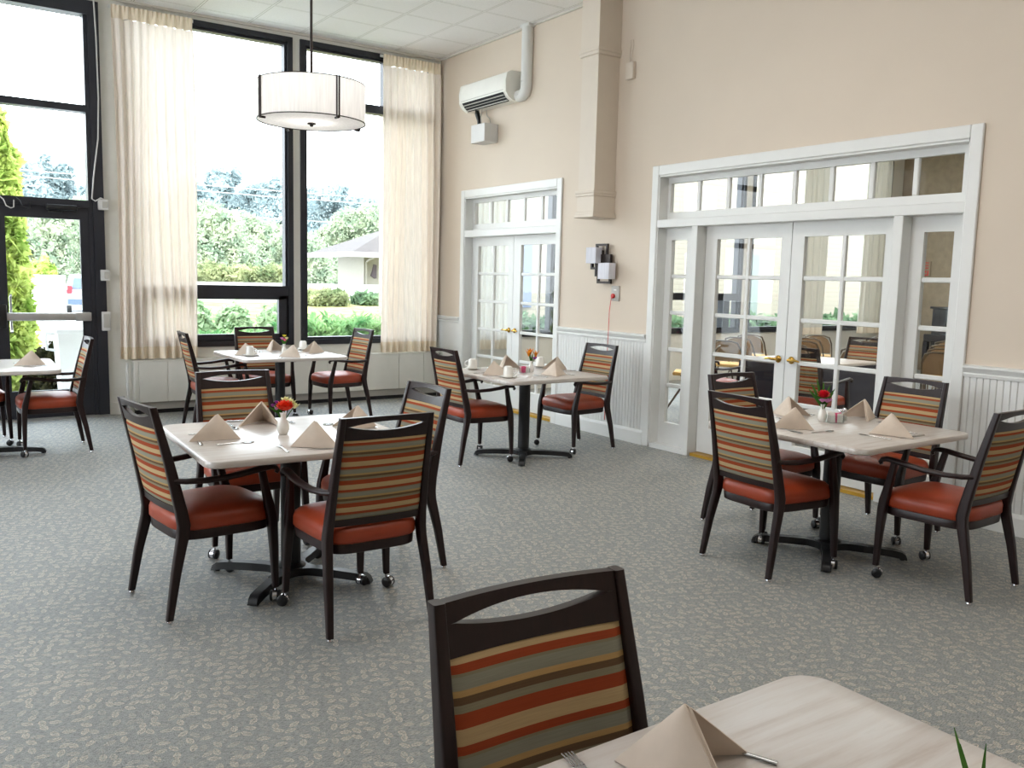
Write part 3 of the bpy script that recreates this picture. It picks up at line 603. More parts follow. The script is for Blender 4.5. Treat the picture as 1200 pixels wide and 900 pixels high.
# ------------------------------------------------------------------ dining chair
def post_y(z):
    P = [(.42, -.172), (.50, -.180), (.72, -.228), (.965, -.288)]
    for (za, ya), (zb, yb) in zip(P, P[1:]):
        if z <= zb: return ya + (yb - ya) * (z - za) / (zb - za)
    return P[-1][1]
def post_x(z): return .226 + (.206 - .226) * (z - .42) / (.965 - .42)
BOW = .014
def make_chair(stripe='stripe'):
    t = thing('dining_chair', '', 'chair')
    # seat cushion
    def outline(z, k, n=40):
        pts = []
        for i in range(n):
            a = 2 * PI * (i + .5) / n; c, q = math.cos(a), math.sin(a); p = 5.0
            u = math.copysign(abs(c) ** (2 / p), c); v = math.copysign(abs(q) ** (2 / p), q)
            hw = .238 + .016 * v
            pts.append((u * hw * k, .037 + v * .236 * k - (.0 if v < 0 else -.012 * (1 - u * u)) , z))
        return pts
    b = MB(); b.loft([outline(.394, .97), outline(.402, 1), outline(.440, 1.0), outline(.460, .975), outline(.476, .90), outline(.490, .72), outline(.498, .45), outline(.501, .15)]); b.build('seat', 'seat', t, smooth=60)
    b = MB(); b.loft([outline(.350, .955), outline(.352, .965), outline(.392, .975), outline(.396, .965)]); b.build('seat_frame', 'wood', t, smooth=40)
    # backrest upholstery
    def bk(off, puff):
        def f(u, v):
            z = .506 + (.872 - .506) * v; x = (2 * u - 1)
            e = (1 - abs(x) ** 6) ** .5 * (1 - abs(2 * v - 1) ** 8) ** .5
            return (x * (post_x(z) - .012), post_y(z) - BOW * (1 - x * x) + off + puff * e, z)
        return f
    b = MB(); b.shell(bk(.006, .012), bk(-.006, -.012), 20, 20); b.build('backrest', stripe, t, smooth=50)
    # head rail with lens shaped hand hole
    def strip(b, za, zb, th=.011, nu=28, ue=1.0):
        def s(off):
            def f(u, v):
                x = (2 * u - 1) * ue; z = za(x) + (zb(x) - za(x)) * v
                return (x * (post_x(z) - .006), post_y(z) - BOW * (1 - x * x) + off, z)
            return f
        b.shell(s(th), s(-th), nu, 3)
    mid = .9275; L = .88
    lu = lambda x: mid + (.0195 * (1 - (x / L) ** 2) if abs(x) < L else 0); ll = lambda x: mid - (.0215 * (1 - (x / L) ** 2) if abs(x) < L else 0)
    b = MB(); strip(b, lu, lambda x: .966 + .003 * (1 - x * x)); strip(b, lambda x: .868, ll); b.build('head_rail', 'wood', t, smooth=35)
    b = MB(); strip(b, lambda x: .478, lambda x: .510, .012); b.build('lower_rail', 'wood', t, smooth=35)
    for s in (-1, 1):
        b = MB(); b.post([(s * .247, -.250, .014, .014, .015), (s * .2385, -.214, .22, .0175, .0205), (s * .228, -.176, .385, .0185, .026), (s * .226, -.171, .43, .0185, .028), (s * .222, -.181, .50, .0175, .0265), (s * .214, -.227, .72, .0155, .0215), (s * .206, -.2875, .967, .0125, .0155)])
        lg = b.build('rear_leg', 'wood', t, smooth=50)
        b = MB(); b.lathe([(.011, 0), (.013, .002), (.013, .008), (.008, .014), (.008, .018)], (s * .247, -.25, 0), 12); b.build('glide', 'chrome', lg)
        b = MB(); b.post([(s * .262, .250, .066, .0135, .0135), (s * .254, .247, .25, .0185, .0185), (s * .246, .243, .38, .0215, .0225), (s * .246, .236, .43, .0205, .024), (s * .252, .210, .54, .0155, .0185), (s * .260, .186, .648, .013, .016)])
        lg = b.build('front_leg', 'wood', t, smooth=50)
        b = MB(); b.tube([(0, 0, .046), (0, 0, .07)], .006, 8); b.tube([(0, 0, .066), (0, 0, .072)], .012, 10)
        b.lathe([(.02, -.011), (.0255, -.009), (.0255, .009), (.02, .011)], (0, .012, .026), 20, 'X')
        arc = [(.0275 * math.cos(q), .0275 * math.sin(q)) for q in [rad(-20 + 22 * k) for k in range(11)]] + [(.024 * math.cos(q), .024 * math.sin(q)) for q in [rad(200 - 22 * k) for k in range(11)]]
        b.prism([(.012 + p[0], .026 + p[1]) for p in arc], -.010, .010, 'X')
        b.mi = 1
        for q in (-1, 1): b.lathe([(.004, .010), (.022, .010), (.0255, .013), (.0255, .021), (.021, .0245), (.004, .0245)] if q > 0 else [(.004, -.010), (.022, -.010), (.0255, -.013), (.0255, -.021), (.021, -.0245), (.004, -.0245)], (0, .012, .026), 20, 'X')
        cst = b.build('caster', ['chrome', 'black'], lg, (s * .262, .25, 0)); cst.rotation_euler = (0, 0, s * .7 + .5)
        b = MB(); b.tube([(s * .219, -.207, .635), (s * .238, -.16, .630), (s * .258, -.08, .628), (s * .268, .02, .633), (s * .270, .11, .643), (s * .268, .18, .653), (s * .266, .225, .656), (s * .265, .252, .649), (s * .265, .264, .634), (s * .265, .256, .622)], [.016, .017, .018, .0185, .019, .0195, .019, .0165, .0145, .011], 12, (1.12, .78)); b.build('armrest', 'wood', t, smooth=60)
    return t

E_, W_, N_, S_ = rad(-90), rad(90), 0.0, rad(180)
chairs = [
    (1.112, 4.188, rad(-83), 'striped dining chair on the left of the table with the orange rose', 0),
    (1.667, 3.613, rad(-.4), 'striped dining chair nearest the camera at the table with the orange rose, back turned', 0),
    (1.593, 4.976, rad(179), 'striped dining chair on the window side of the table with the orange rose', 0),
    (2.067, 4.199, rad(91), 'striped dining chair on the right of the table with the orange rose', 0),
    (4.53, 2.404, rad(1.6), 'striped dining chair at far right, nearest side of the table with the red carnation', 0),
    (3.948, 3.129, rad(-93), 'striped dining chair on the left of the table with the red carnation', 0),
    (4.535, 3.675, rad(180.6), 'striped dining chair behind the red carnation table, half hidden by the left chair', 0),
    (5.151, 3.187, rad(91), 'striped dining chair between the red carnation table and the large french doors', 0),
    (3.978, 6.347, rad(-91), 'striped dining chair on the left of the table with orange lilies', 0),
    (5.151, 6.352, rad(91.7), 'striped dining chair against the beadboard wall at the table with orange lilies', 0),
    (3.93, 9.02, rad(93), 'striped dining chair on the right of the table under the windows', 0),
    (3.16, 9.33, rad(180), 'striped dining chair between the window and the far window table', 0),
    (2.50, 8.88, rad(-94), 'striped dining chair on the left of the table under the windows', 0),
    (1.002, 8.361, rad(89), 'striped dining chair in front of the glass entrance door, side view', 0),
    (.44, 8.96, rad(180), 'dining chair cut by the left photo edge behind the table at the entrance', 0),
    (.956, 1.031, rad(177), 'largest striped dining chair in the foreground, only its back showing', 1),
]
GRP = 'striped armchairs around the dining tables'
proto = None
for x, y, rz, lab, wide in chairs:
    if proto is None:
        proto = make_chair(); c = proto; c.location = (x, y, 0); c.rotation_euler = (0, 0, rz); c['label'] = lab; c['group'] = GRP
    elif wide:
        c = make_chair('stripe_wide'); c.location = (x, y, 0); c.rotation_euler = (0, 0, rz); c['label'] = lab; c['group'] = GRP
    else: c = dup(proto, (x, y, 0), rz, lab, GRP)
    for ch in c.children:
        for g in ch.children:
            if g.name.startswith('caster'): g.rotation_euler = (0, 0, rnd.uniform(-3.1, 3.1))
for x, y, rz, lab in [(7.55, 6.85, rad(-100), 'striped chair behind the glass of the left french door, back turned'), (9.22, 6.22, rad(95), 'bluish striped chair facing out behind the right french door'),
                      (7.46, 5.46, rad(-86), 'striped chair low behind the right french door glass, back turned')]:
    dup(proto, (x, y, 0), rz, lab, 'striped chairs in the next room')

# ------------------------------------------------------------------ tables
ZT = .75
def make_table():
    t = thing('dining_table', '', 'table')
    hw, r = .533, .075
    def rr(k, z):
        pts = []
        for q in range(4):
            cx, cy = [(1, 1), (-1, 1), (-1, -1), (1, -1)][q]
            for i in range(9):
                a = q * PI / 2 + i / 8 * PI / 2; pts.append((cx * (hw - r) + (r - k) * math.cos(a), cy * (hw - r) + (r - k) * math.sin(a), z))
        return pts
    b = MB(); b.loft([rr(.010, ZT - .034), rr(.002, ZT - .030), rr(0, ZT - .022), rr(0, ZT - .010), rr(.003, ZT - .003), rr(.009, ZT)]); b.build('table_top', 'top', t, smooth=35)
    b = MB(); b.lathe([(.050, .03), (.050, ZT - .05), (.062, ZT - .045), (.062, ZT - .04)], n=28)
    b.build('column', 'iron', t)
    b = MB()
    for k in range(4):
        a = k * PI / 2 + PI / 4; c, s = math.cos(a), math.sin(a); b.tube([(.05 * c, .05 * s, ZT - .05), (.34 * c, .34 * s, ZT - .043)], [.02, .012], 8, (1.2, .6))
    b.box(-.09, .09, -.09, .09, ZT - .045, ZT - .034); b.build('top_bracket', 'iron', t)
    # cross base with filleted inner corners
    b = MB(); w, Rf, Lb = .030, .10, .20; poly = []
    for q in range(4):
        ca, sa = math.cos(q * PI / 2 + PI / 4), math.sin(q * PI / 2 + PI / 4)
        loc = [(Lb, -w), (Lb, w)] + [(w + Rf - Rf * math.sin(i / 8 * PI / 2) , w + Rf - Rf * math.cos(i / 8 * PI / 2)) for i in range(9)]
        poly += [(x * ca - y * sa, x * sa + y * ca) for x, y in loc]
    b.prism(poly, .026, .066)
    for q in range(4):
        a = q * PI / 2 + PI / 4; c, s = math.cos(a), math.sin(a)
        rings = []
        for rr_, z0, z1, hwid in [(.12, .026, .0665, .030), (.25, .024, .063, .029), (.36, .018, .056, .028), (.405, .012, .050, .028), (.425, .008, .036, .028), (.435, .006, .016, .027)]:
            px, py = -s, c
            rings.append([(rr_ * c + px * hwid, rr_ * s + py * hwid, z0), (rr_ * c - px * hwid, rr_ * s - py * hwid, z0), (rr_ * c - px * hwid * .82, rr_ * s - py * hwid * .82, z1), (rr_ * c + px * hwid * .82, rr_ * s + py * hwid * .82, z1)])
        b.loft(rings); b.lathe([(.012, 0), (.014, .004), (.012, .012)], (.41 * c, .41 * s, 0), 10)
    b.lathe([(.075, .05), (.075, .070), (.058, .078), (.05, .082)], n=28)
    b.build('base', 'iron', t, smooth=30)
    return t
tables = [
    (1.57, 4.23, rad(-2.5), rad(3), 'whitewashed dining table with the orange rose in its vase'),
    (3.11, 8.66, rad(0), 0, 'dining table under the windows farthest back in the middle'),
    (4.44, 6.21, rad(1), rad(7), 'dining table with the orange lilies before the small french doors'),
    (4.43, 3.07, rad(1), rad(-11), 'dining table with the red carnation before the large french doors'),
    (.49, 8.33, rad(-2.5), rad(36), 'dining table cut by the left edge near the glass entrance'),
    (1.0, .562, 0, 0, 'dining table corner in the foreground at the bottom of the photo'),
]
TG = 'square pedestal dining tables'
pt = None
for x, y, rz, rb, lab in tables:
    if pt is None: pt = make_table(); c = pt; c.location = (x, y, 0); c.rotation_euler = (0, 0, rz); c['label'] = lab; c['group'] = TG
    else: c = dup(pt, (x, y, 0), rz, lab, TG)
    for ch in c.children:
        if ch.name.startswith('base'): ch.rotation_euler = (0, 0, rb)
dt = dup(pt, (8.3, 6.15, 0), rad(3), 'dining table behind the french doors in the next room', TG)
for ch in dt.children:
    if ch.name.startswith('table_top'):
        pass
b = MB(); rings = []  # dark sheet added in place of the shade under this table
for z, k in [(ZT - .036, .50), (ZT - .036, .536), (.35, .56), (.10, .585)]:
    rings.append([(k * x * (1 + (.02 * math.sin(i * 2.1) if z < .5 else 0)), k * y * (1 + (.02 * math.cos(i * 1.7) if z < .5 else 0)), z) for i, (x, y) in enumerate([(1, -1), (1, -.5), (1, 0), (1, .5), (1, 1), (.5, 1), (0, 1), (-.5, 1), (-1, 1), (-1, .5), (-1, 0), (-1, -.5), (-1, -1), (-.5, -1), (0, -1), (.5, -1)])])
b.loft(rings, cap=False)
shade_sheet = b.build('under_table_shade', 'table_shade', None, (8.3, 6.15, 0)); shade_sheet.rotation_euler = (0, 0, rad(3)); tag(shade_sheet, 'dark sheet standing in for the shade under the table behind the french doors', 'shade sheet')

# ------------------------------------------------------------------ table settings
def make_napkin():
    A = Vector((0, .0, .122)); P = Vector((0, -.112, 0)); b = MB()
    for s in (-1, 1):
        Lc = Vector((s * .108, .095, 0))
        for lay, (k, off) in enumerate([(1.0, 0), (.955, .007)]):
            a = Vector((A.x, A.y + off * 1.3, A.z * (1 - lay * .035))); p = Vector((0, P.y + off * 2.4, .001)); l = Vector((Lc.x * k, Lc.y + off, .001))
            n = (p - a).cross(l - a).normalized()
            if n.y > 0: n = -n
            def f(th):
                def g(u, v):
                    u_ = max(u, .02); q = a * (1 - u_) + (p * (1 - v) + l * v) * u_
                    return q + n * (.012 * math.sin(PI * v) * math.sin(PI * min(1, u_ * .9)) + th)
                return g
            b.shell(f(.0016), f(-.0016), 10, 10)
    # turned-in base fold
    return b
nap_mesh = None
T = ZT + .0005
naps = [  # x, y, direction towards diner, place phrase, table index
    (1.216, 4.257, rad(54), 'left setting of the orange rose table', 0), (1.545, 4.59, rad(180) + rad(-25), 'window side setting of the orange rose table', 0),
    (1.555, 3.87, rad(258), 'near setting of the orange rose table', 0), (1.945, 4.24, rad(90), 'right setting of the orange rose table', 0),
    (2.74, 8.60, rad(-90), 'left setting of the table under the windows', 1), (3.15, 8.98, rad(180) + rad(20), 'window side setting of the table under the windows', 1),
    (3.11, 8.27, rad(15), 'near setting of the table under the windows', 1), (3.48, 8.66, rad(90), 'right setting of the table under the windows', 1),
    (4.06, 6.14, rad(-90), 'left setting of the orange lily table', 2), (4.50, 6.60, rad(180), 'far setting of the orange lily table', 2),
    (4.86, 6.30, rad(90), 'right setting of the orange lily table', 2), (4.53, 5.90, rad(-30), 'near setting of the orange lily table', 2),
    (4.144, 3.14, rad(20), 'left setting of the red carnation table', 3), (4.52, 3.48, rad(185), 'far setting of the red carnation table', 3),
    (4.87, 3.18, rad(85), 'right setting of the red carnation table', 3), (4.46, 2.742, rad(224), 'near setting of the red carnation table', 3),
    (.84, 8.27, rad(60), 'entrance table', 4), (1.013, .945, rad(217), 'foreground table', 5),
]
npx = None
def table_z(): return T
for x, y, a, ph, ti in naps:
    if npx is None:
        npx = make_napkin().build('folded_napkin', 'linen', smooth=60); o = npx
        me = o.data
    else: o = npx.copy(); C.objects.link(o)
    o.location = (x, y, T); o.rotation_euler = (0, 0, a)
    tag(o, f'beige pyramid folded napkin at the {ph}', 'napkin', 'folded napkins on the tables')
# the ridge of a napkin points along local -y; diners sit that way after rotation by (a): local -y -> see DIR
def cut_mesh(kind):
    b = MB()
    if kind == 'spoon':
        b.tube([(0, -.085, .003), (0, -.03, .004), (0, .02, .005), (0, .04, .004)], [.006, .0045, .0032, .005], 8, (1, .5))
        b.shell(lambda u, v: ((2 * u - 1) * .018 * math.sqrt(max(0, 1 - (2 * v - 1) ** 2)), .065 + (2 * v - 1) * .030, .004 - .0035 * (1 - (2 * u - 1) ** 2)), lambda u, v: ((2 * u - 1) * .018 * math.sqrt(max(0, 1 - (2 * v - 1) ** 2)), .065 + (2 * v - 1) * .030, .0028 - .0035 * (1 - (2 * u - 1) ** 2) * .8), 8, 10)
    elif kind == 'fork':
        b.tube([(0, -.09, .003), (0, -.03, .004), (0, .02, .005), (0, .035, .004)], [.006, .0045, .0032, .006], 8, (1, .5))
        b.prism([(-.007, .03), (.007, .03), (.012, .052), (-.012, .052)], .0025, .0045)
        for k in range(4): xx = -.0095 + k * .0063; b.box(xx - .0015, xx + .0015, .05, .095, .003, .0045)
    else:
        b.tube([(0, -.1, .004), (0, -.02, .004), (0, 0, .004)], [.0075, .007, .005], 8, (1, .6))
        b.prism([(-.006, 0), (.006, 0), (.009, .03), (.006, .1), (.0, .118), (-.006, .1)], .0025, .0045)
    return b.build(kind if kind != 'knife' else 'table_knife', 'steel', smooth=45)
cuts = {}
def put(kind, x, y, rz, lab):
    if kind not in cuts: o = cuts[kind] = cut_mesh(kind)
    else: o = cuts[kind].copy(); C.objects.link(o)
    o.location = (x, y, T); o.rotation_euler = (0, 0, rz); tag(o, lab, kind, f'steel {kind}s on the tables')
for x, y, a, ph, ti in naps:
    tx, ty = tables[ti][0], tables[ti][1]
    if ti == 5: continue
    th = math.atan2(ty - y, tx - x); th = round(th / (PI / 2)) * PI / 2       # towards table centre
    ux, uy = math.cos(th), math.sin(th); rx, ry = uy, -ux                     # diner's right
    rz = th - PI / 2 + rnd.uniform(-.12, .12)
    put('spoon', x + rx * .165 + ux * .03, y + ry * .165 + uy * .03, rz, f'spoon right of the napkin, {ph}')
    put('fork', x - rx * .155 - ux * .01, y - ry * .155 - uy * .01, rz, f'fork left of the napkin, {ph}')
    if ti in (0, 3): put('knife', x + rx * .05 - ux * .105, y + ry * .05 - uy * .105, rz + 1.45, f'steel knife lying before the napkin at the {ph}')
put('fork', .872, 1.0, rad(-10), 'steel fork at the bottom photo edge left of the foreground napkin'); put('spoon', 1.135, .955, rad(25), 'steel spoon right of the foreground napkin')

# vases
def vase(x, y, lab, h=.105, r=.026):
    o = thing('bud_vase', lab, 'vase', (x, y, T), 0, 'white bud vases on the tables'); k = h / .105
    b = MB(); b.lathe([(.002, 0), (r * .62, 0), (r * .72, .004), (r * .95, .02 * k), (r, .035 * k), (r * .85, .055 * k), (r * .5, .075 * k), (r * .4, .088 * k), (r * .55, .102 * k), (r * .62, h), (r * .5, h), (r * .3, .09 * k), (r * .3, .03 * k), (.002, .028 * k)], n=28); b.build('body', 'china', o)
    return o
def petal_ring(b, c, n, r0, r1, z0, z1, w, tw=0, cup=.5, curl=0):
    for k in range(n):
        a = 2 * PI * k / n + tw; ca, sa = math.cos(a), math.sin(a)
        def f(u, v, ca=ca, sa=sa):
            rr = r0 + (r1 - r0) * v + curl * v * v; ww = w * math.sin(PI * min(1, .15 + .8 * v)) * (2 * u - 1); zz = z0 + (z1 - z0) * v ** .8 - cup * abs(ww) * .2
            return (c[0] + ca * rr - sa * ww, c[1] + sa * rr + ca * ww, c[2] + zz)
        b.grid(f, 4, 4)
def stem(b, p0, p1, r=.0022): b.tube([p0, ((p0[0] * .5 + p1[0] * .5), (p0[1] * .5 + p1[1] * .5), p0[2] * .45 + p1[2] * .55), p1], r, 6)
def blade(b, p0, p1, w, bend=(0, 0, 0)):
    p0, p1, bend = Vector(p0), Vector(p1), Vector(bend); d = (p1 - p0); sd = d.cross(Vector((.3, .5, .1))).normalized()
    b.grid(lambda u, v: tuple(p0 + d * v + bend * (v * v) + sd * (w * (2 * u - 1) * math.sin(PI * min(.98, .12 + .88 * v)) ** .7)), 2, 7)
def flower(kind, lab, cat, base, head, group=None):
    """base: point in vase mouth; head: bloom centre"""
    o = thing(kind, lab, cat, base, 0, group); h = Vector(head) - Vector(base); b = MB(); stem(b, (0, 0, -.05), tuple(h)); b.build('stem', 'stem', o); return o, h
# T1 : orange rose, cream freesia, purple statice
vx, vy = 1.535, 4.235; vase(vx, vy, 'white bud vase holding the orange rose', .112, .032)
B = (vx, vy, T + .105)
o, hd = flower('rose', 'orange red rose in the vase on the front left table', 'flower', B, (vx + .004, vy - .018, T + .145))
b = MB()
for i, (n, r0, r1, z1, w) in enumerate([(5, .004, .009, .034, .013), (6, .006, .019, .036, .018), (7, .008, .030, .032, .022), (8, .009, .038, .024, .024), (8, .008, .043, .012, .025)]): petal_ring(b, (hd.x, hd.y, hd.z - .008), n, r0, r1, -.012, z1, w, i * .4, .3, .004)
b.build('bloom', 'rose', o, smooth=180)
for k, (dx, dy, dz, lab) in enumerate([(.028, .035, .065, 'tallest cream freesia above the orange rose'), (.045, .012, .055, 'middle cream freesia right of the orange rose'), (.058, -.004, .038, 'lowest cream freesia right of the orange rose')]):
    o, hd = flower('freesia', lab, 'flower', B, (vx + dx, vy + dy, T + .10 + dz)); b = MB(); petal_ring(b, hd, 6, .002, .029, -.010, .014, .013, k, .2); petal_ring(b, (hd.x, hd.y, hd.z), 5, .001, .014, -.004, .020, .009, k + .3, .2); b.build('bloom', 'cream', o, smooth=180)
for k, (dx, dy, dz, lab) in enumerate([(-.022, .03, .058, 'upper purple blossom left of the orange rose'), (-.045, .02, .045, 'outer purple blossom left of the orange rose'), (-.034, .0, .03, 'lower purple blossom left of the orange rose')]):
    o, hd = flower('statice', lab, 'flower', B, (vx + dx, vy + dy, T + .10 + dz)); b = MB(); petal_ring(b, hd, 6, .001, .012, -.005, .007, .006, k, .2); petal_ring(b, hd, 5, .001, .007, -.002, .010, .005, k + .3, .2); b.build('bloom', 'purple' if k < 2 else 'lilac', o, smooth=180)
    b = MB(); blade(b, (0, 0, 0), (hd.x * 1.1 - .01, hd.y + .01, hd.z - .01), .006); b.build('leaf', 'stem', o, smooth=180)
# T2 : mixed pink and yellow
vx, vy = 3.14, 8.62; vase(vx, vy, 'white bud vase on the table under the windows', .10, .026); B = (vx, vy, T + .095)
for k, (dx, dy, dz, m, lab) in enumerate([(-.02, 0, .06, 'lilac', 'left lilac blossom in the vase under the windows'), (.0, -.02, .045, 'pink', 'pink blossom in the vase under the windows'), (.03, .01, .06, 'cream', 'right cream blossom in the vase under the windows'), (.01, .02, .085, 'yellow', 'topmost yellow blossom in the vase under the windows')]):
    o, hd = flower('blossom', lab, 'flower', B, (vx + dx, vy + dy, T + .095 + dz)); b = MB(); petal_ring(b, hd, 7, .002, .024, -.008, .012, .010, k, .2); petal_ring(b, hd, 5, .001, .012, -.004, .016, .007, k + .3, .2); b.build('bloom', m, o, smooth=180)
    b = MB(); blade(b, (0, 0, 0), (hd.x * 1.3, hd.y * 1.3, hd.z * .8), .008); b.build('leaf', 'stem', o, smooth=180)
# T3 : orange lilies, sugar caddy
vx, vy = 4.505, 6.215; vase(vx, vy, 'white bud vase holding the orange lilies', .10, .028); B = (vx, vy, T + .095)
for k, (dx, dy, dz, m, lab) in enumerate([(-.03, .0, .075, 'orange', 'left orange lily on the table before the small french doors'), (.0, .02, .085, 'orange', 'middle orange lily on the table before the small french doors'), (.04, -.01, .065, 'orange', 'right orange lily on the table before the small french doors'), (.015, -.03, .03, 'purple', 'dark purple blossom below the orange lilies')]):
    o, hd = flower('lily' if k < 3 else 'blossom', lab, 'flower', B, (vx + dx, vy + dy, T + .095 + dz)); b = MB()
    if k < 3: petal_ring(b, (hd.x, hd.y, hd.z - .03), 6, .003, .020, .0, .058, .009, k, .1, .014)
    else: petal_ring(b, hd, 9, .002, .026, -.010, .010, .011, k, .2)
    b.build('bloom', m, o, smooth=180)
    b = MB(); blade(b, (0, 0, -.01), (hd.x * .5 - .006, hd.y + .01, hd.z * 1.05), .007); b.build('leaf', 'stem', o, smooth=180)
# T4 : red carnation with fern
vx, vy = 4.515, 3.225; vase(vx, vy, 'white bud vase holding the red carnation', .105, .027); B = (vx, vy, T + .10)
o, hd = flower('carnation', 'red carnation in the vase on the right table', 'flower', B, (vx, vy, T + .158)); b = MB()
for i, (n, r1, z0, z1, w) in enumerate([(9, .040, -.014, .004, .016), (9, .037, -.010, .016, .016), (8, .030, -.004, .026, .015), (7, .019, .0, .031, .014), (5, .009, 0, .033, .011)]): petal_ring(b, hd, n, .003, r1, z0, z1, w, i * .37, .8, .003)
b.build('bloom', 'crimson', o, smooth=180)
o = thing('fern_sprig', 'dark green fern leaves standing behind the red carnation', 'leaves', B); b = MB()
for k, (dx, dy, dz) in enumerate([(-.075, .04, .105), (-.045, .05, .135), (-.005, .05, .165), (.03, .03, .145), (.06, .01, .125), (.08, -.01, .105), (.07, -.01, .08)]): blade(b, (0, 0, -.02), (dx, dy, dz), .009, (dx * .2, 0, -.01))
b.build('leaf', 'stem', o, smooth=180)
for k, (dx, dy, dz, lab) in enumerate([(-.035, -.02, .03, 'left lilac blossom under the red carnation'), (-.005, -.032, .026, 'middle lilac blossom under the red carnation'), (.03, -.02, .028, 'right lilac blossom under the red carnation')]):
    o, hd = flower('blossom', lab, 'flower', B, (vx + dx, vy + dy, T + .10 + dz)); b = MB(); petal_ring(b, hd, 10, .002, .024, -.008, .008, .008, k, .2); petal_ring(b, hd, 7, .002, .014, -.004, .012, .007, k, .2); b.build('bloom', 'lilac', o, smooth=180)
# T6 : leaves of the foreground vase
vx, vy = 1.20, .56; vase(vx, vy, 'white bud vase just below the photo edge on the foreground table', .105, .027); B = (vx, vy, T + .10)
o = thing('leaf_sprig', 'upright green leaf blades at the bottom right photo edge', 'leaves', B)
for p1, bend in [((.050, .073, .055), (.004, 0, 0)), ((.022, .048, .045), (.012, .004, 0)), ((.050, .026, .045), (.018, .006, 0))]:
    b = MB(); blade(b, (0, 0, -.03), p1, .0042, bend); b.build('leaf', 'stem', o, smooth=180)
for k, (dx, dy, dz) in enumerate([(-.012, .078, -.006), (.006, .068, -.006)]):
    o, hd = flower('blossom', ['left', 'right'][k] + ' yellow green flower tip at the bottom photo edge', 'flower', B, (vx + dx, vy + dy, T + .10 + dz)); b = MB(); petal_ring(b, hd, 5, .002, .007, -.006, .010, .004, k, .2); b.build('bloom', 'yellow', o, smooth=180)

# sugar caddies with packets, shakers
def caddy(x, y, rz, lab, wh, packs):
    o = thing('sugar_caddy', lab, 'caddy', (x, y, T), rz); b = MB(); w, d, h, t = .045, .03, .048, .003
    b.box(-w, w, -d, d, 0, t); b.box(-w, w, -d, -d + t, t, h); b.box(-w, w, d - t, d, t, h); b.box(-w, -w + t, -d + t, d - t, t, h); b.box(w - t, w, -d + t, d - t, t, h); b.build('glass_box', 'clear', o, smooth=0)
    for k, m in enumerate(packs):
        b = MB(); b.shell(lambda u, v: ((2 * u - 1) * .018, -.0015 * math.sin(PI * u) * math.sin(PI * v), v * .055), lambda u, v: ((2 * u - 1) * .018, .0015 * math.sin(PI * u) * math.sin(PI * v) + .0004, v * .055), 4, 4)
        p = b.build('sugar_packet', m); c, s = math.cos(rz), math.sin(rz); lx, ly = (-.021 if k % 2 else .021), -.021 + .042 * k / max(1, len(packs) - 1)
        p.location = (x + c * lx - s * ly, y + s * lx + c * ly, T + .004); p.rotation_euler = (rad(rnd.uniform(-8, 8)), 0, rz)
        tag(p, f'small {"pink" if m == "pink" else "white"} sugar packet standing in the glass caddy {wh}', 'sugar packet', f'{"pink" if m == "pink" else "white"} packets in the caddy {wh}')
caddy(4.41, 6.18, rad(20), 'clear glass caddy of packets beside the orange lilies', 'beside the orange lilies', ['paper', 'pink', 'paper', 'pink', 'pink', 'paper'])
caddy(4.535, 3.15, rad(-25), 'clear glass caddy of packets before the red carnation', 'before the red carnation', ['paper', 'paper', 'pink', 'paper', 'pink', 'paper'])
for x, y, m, lab in [(4.598, 3.155, 'paper', 'glass salt shaker with silver cap beside the sugar caddy'), (4.655, 3.17, 'grey2', 'rightmost glass pepper shaker beside the red carnation')]:
    o = thing('salt_shaker' if m == 'paper' else 'pepper_shaker', lab, 'shaker', (x, y, T)); b = MB(); b.lathe([(.002, 0), (.019, 0), (.02, .004), (.017, .045), (.013, .058), (.002, .058)], n=8); b.build('body', 'clear', o)
    b = MB(); b.lathe([(.002, .004), (.015, .004), (.014, .03), (.002, .031)], n=8); b.build('contents', m, o)
    b = MB(); b.lathe([(.014, .056), (.015, .06), (.014, .072), (.008, .079), (.001, .08)], n=16); b.build('cap', 'chrome', o)
# cups turned upside down on saucers
def cup(x, y, rz, ph):
    s = thing('saucer', f'white saucer under the upturned cup {ph}', 'saucer', (x, y, T), 0, 'white saucers')
    b = MB(); b.lathe([(.002, .002), (.04, .0), (.05, .004), (.074, .013), (.076, .015), (.073, .016), (.048, .008), (.002, .007)], n=32); b.build('plate', 'china', s)
    o = thing('coffee_cup', f'white cup turned upside down on a saucer {ph}', 'cup', (x, y, T + .0085), rz, 'white upturned cups')
    b = MB(); b.lathe([(.041, 0), (.0425, .002), (.041, .03), (.038, .065), (.034, .082), (.027, .086), (.026, .089), (.022, .089), (.021, .086), (.002, .085), (.002, .08), (.03, .078), (.036, .03), (.038, .002)], n=32); b.build('body', 'china', o)
    b = MB(); b.tube([(.037, 0, .022), (.055, 0, .020), (.068, 0, .035), (.067, 0, .055), (.052, 0, .068), (.034, 0, .066)], .0055, 8); b.build('handle', 'china', o)
cup(2.745, 8.48, rad(-40), 'left on the table under the windows'); cup(3.50, 9.03, rad(60), 'right on the table under the windows')
cup(4.14, 6.60, rad(150), 'far left on the orange lily table'); cup(4.06, 5.92, rad(-25), 'near left on the orange lily table'); cup(4.85, 6.55, rad(30), 'far right on the orange lily table')

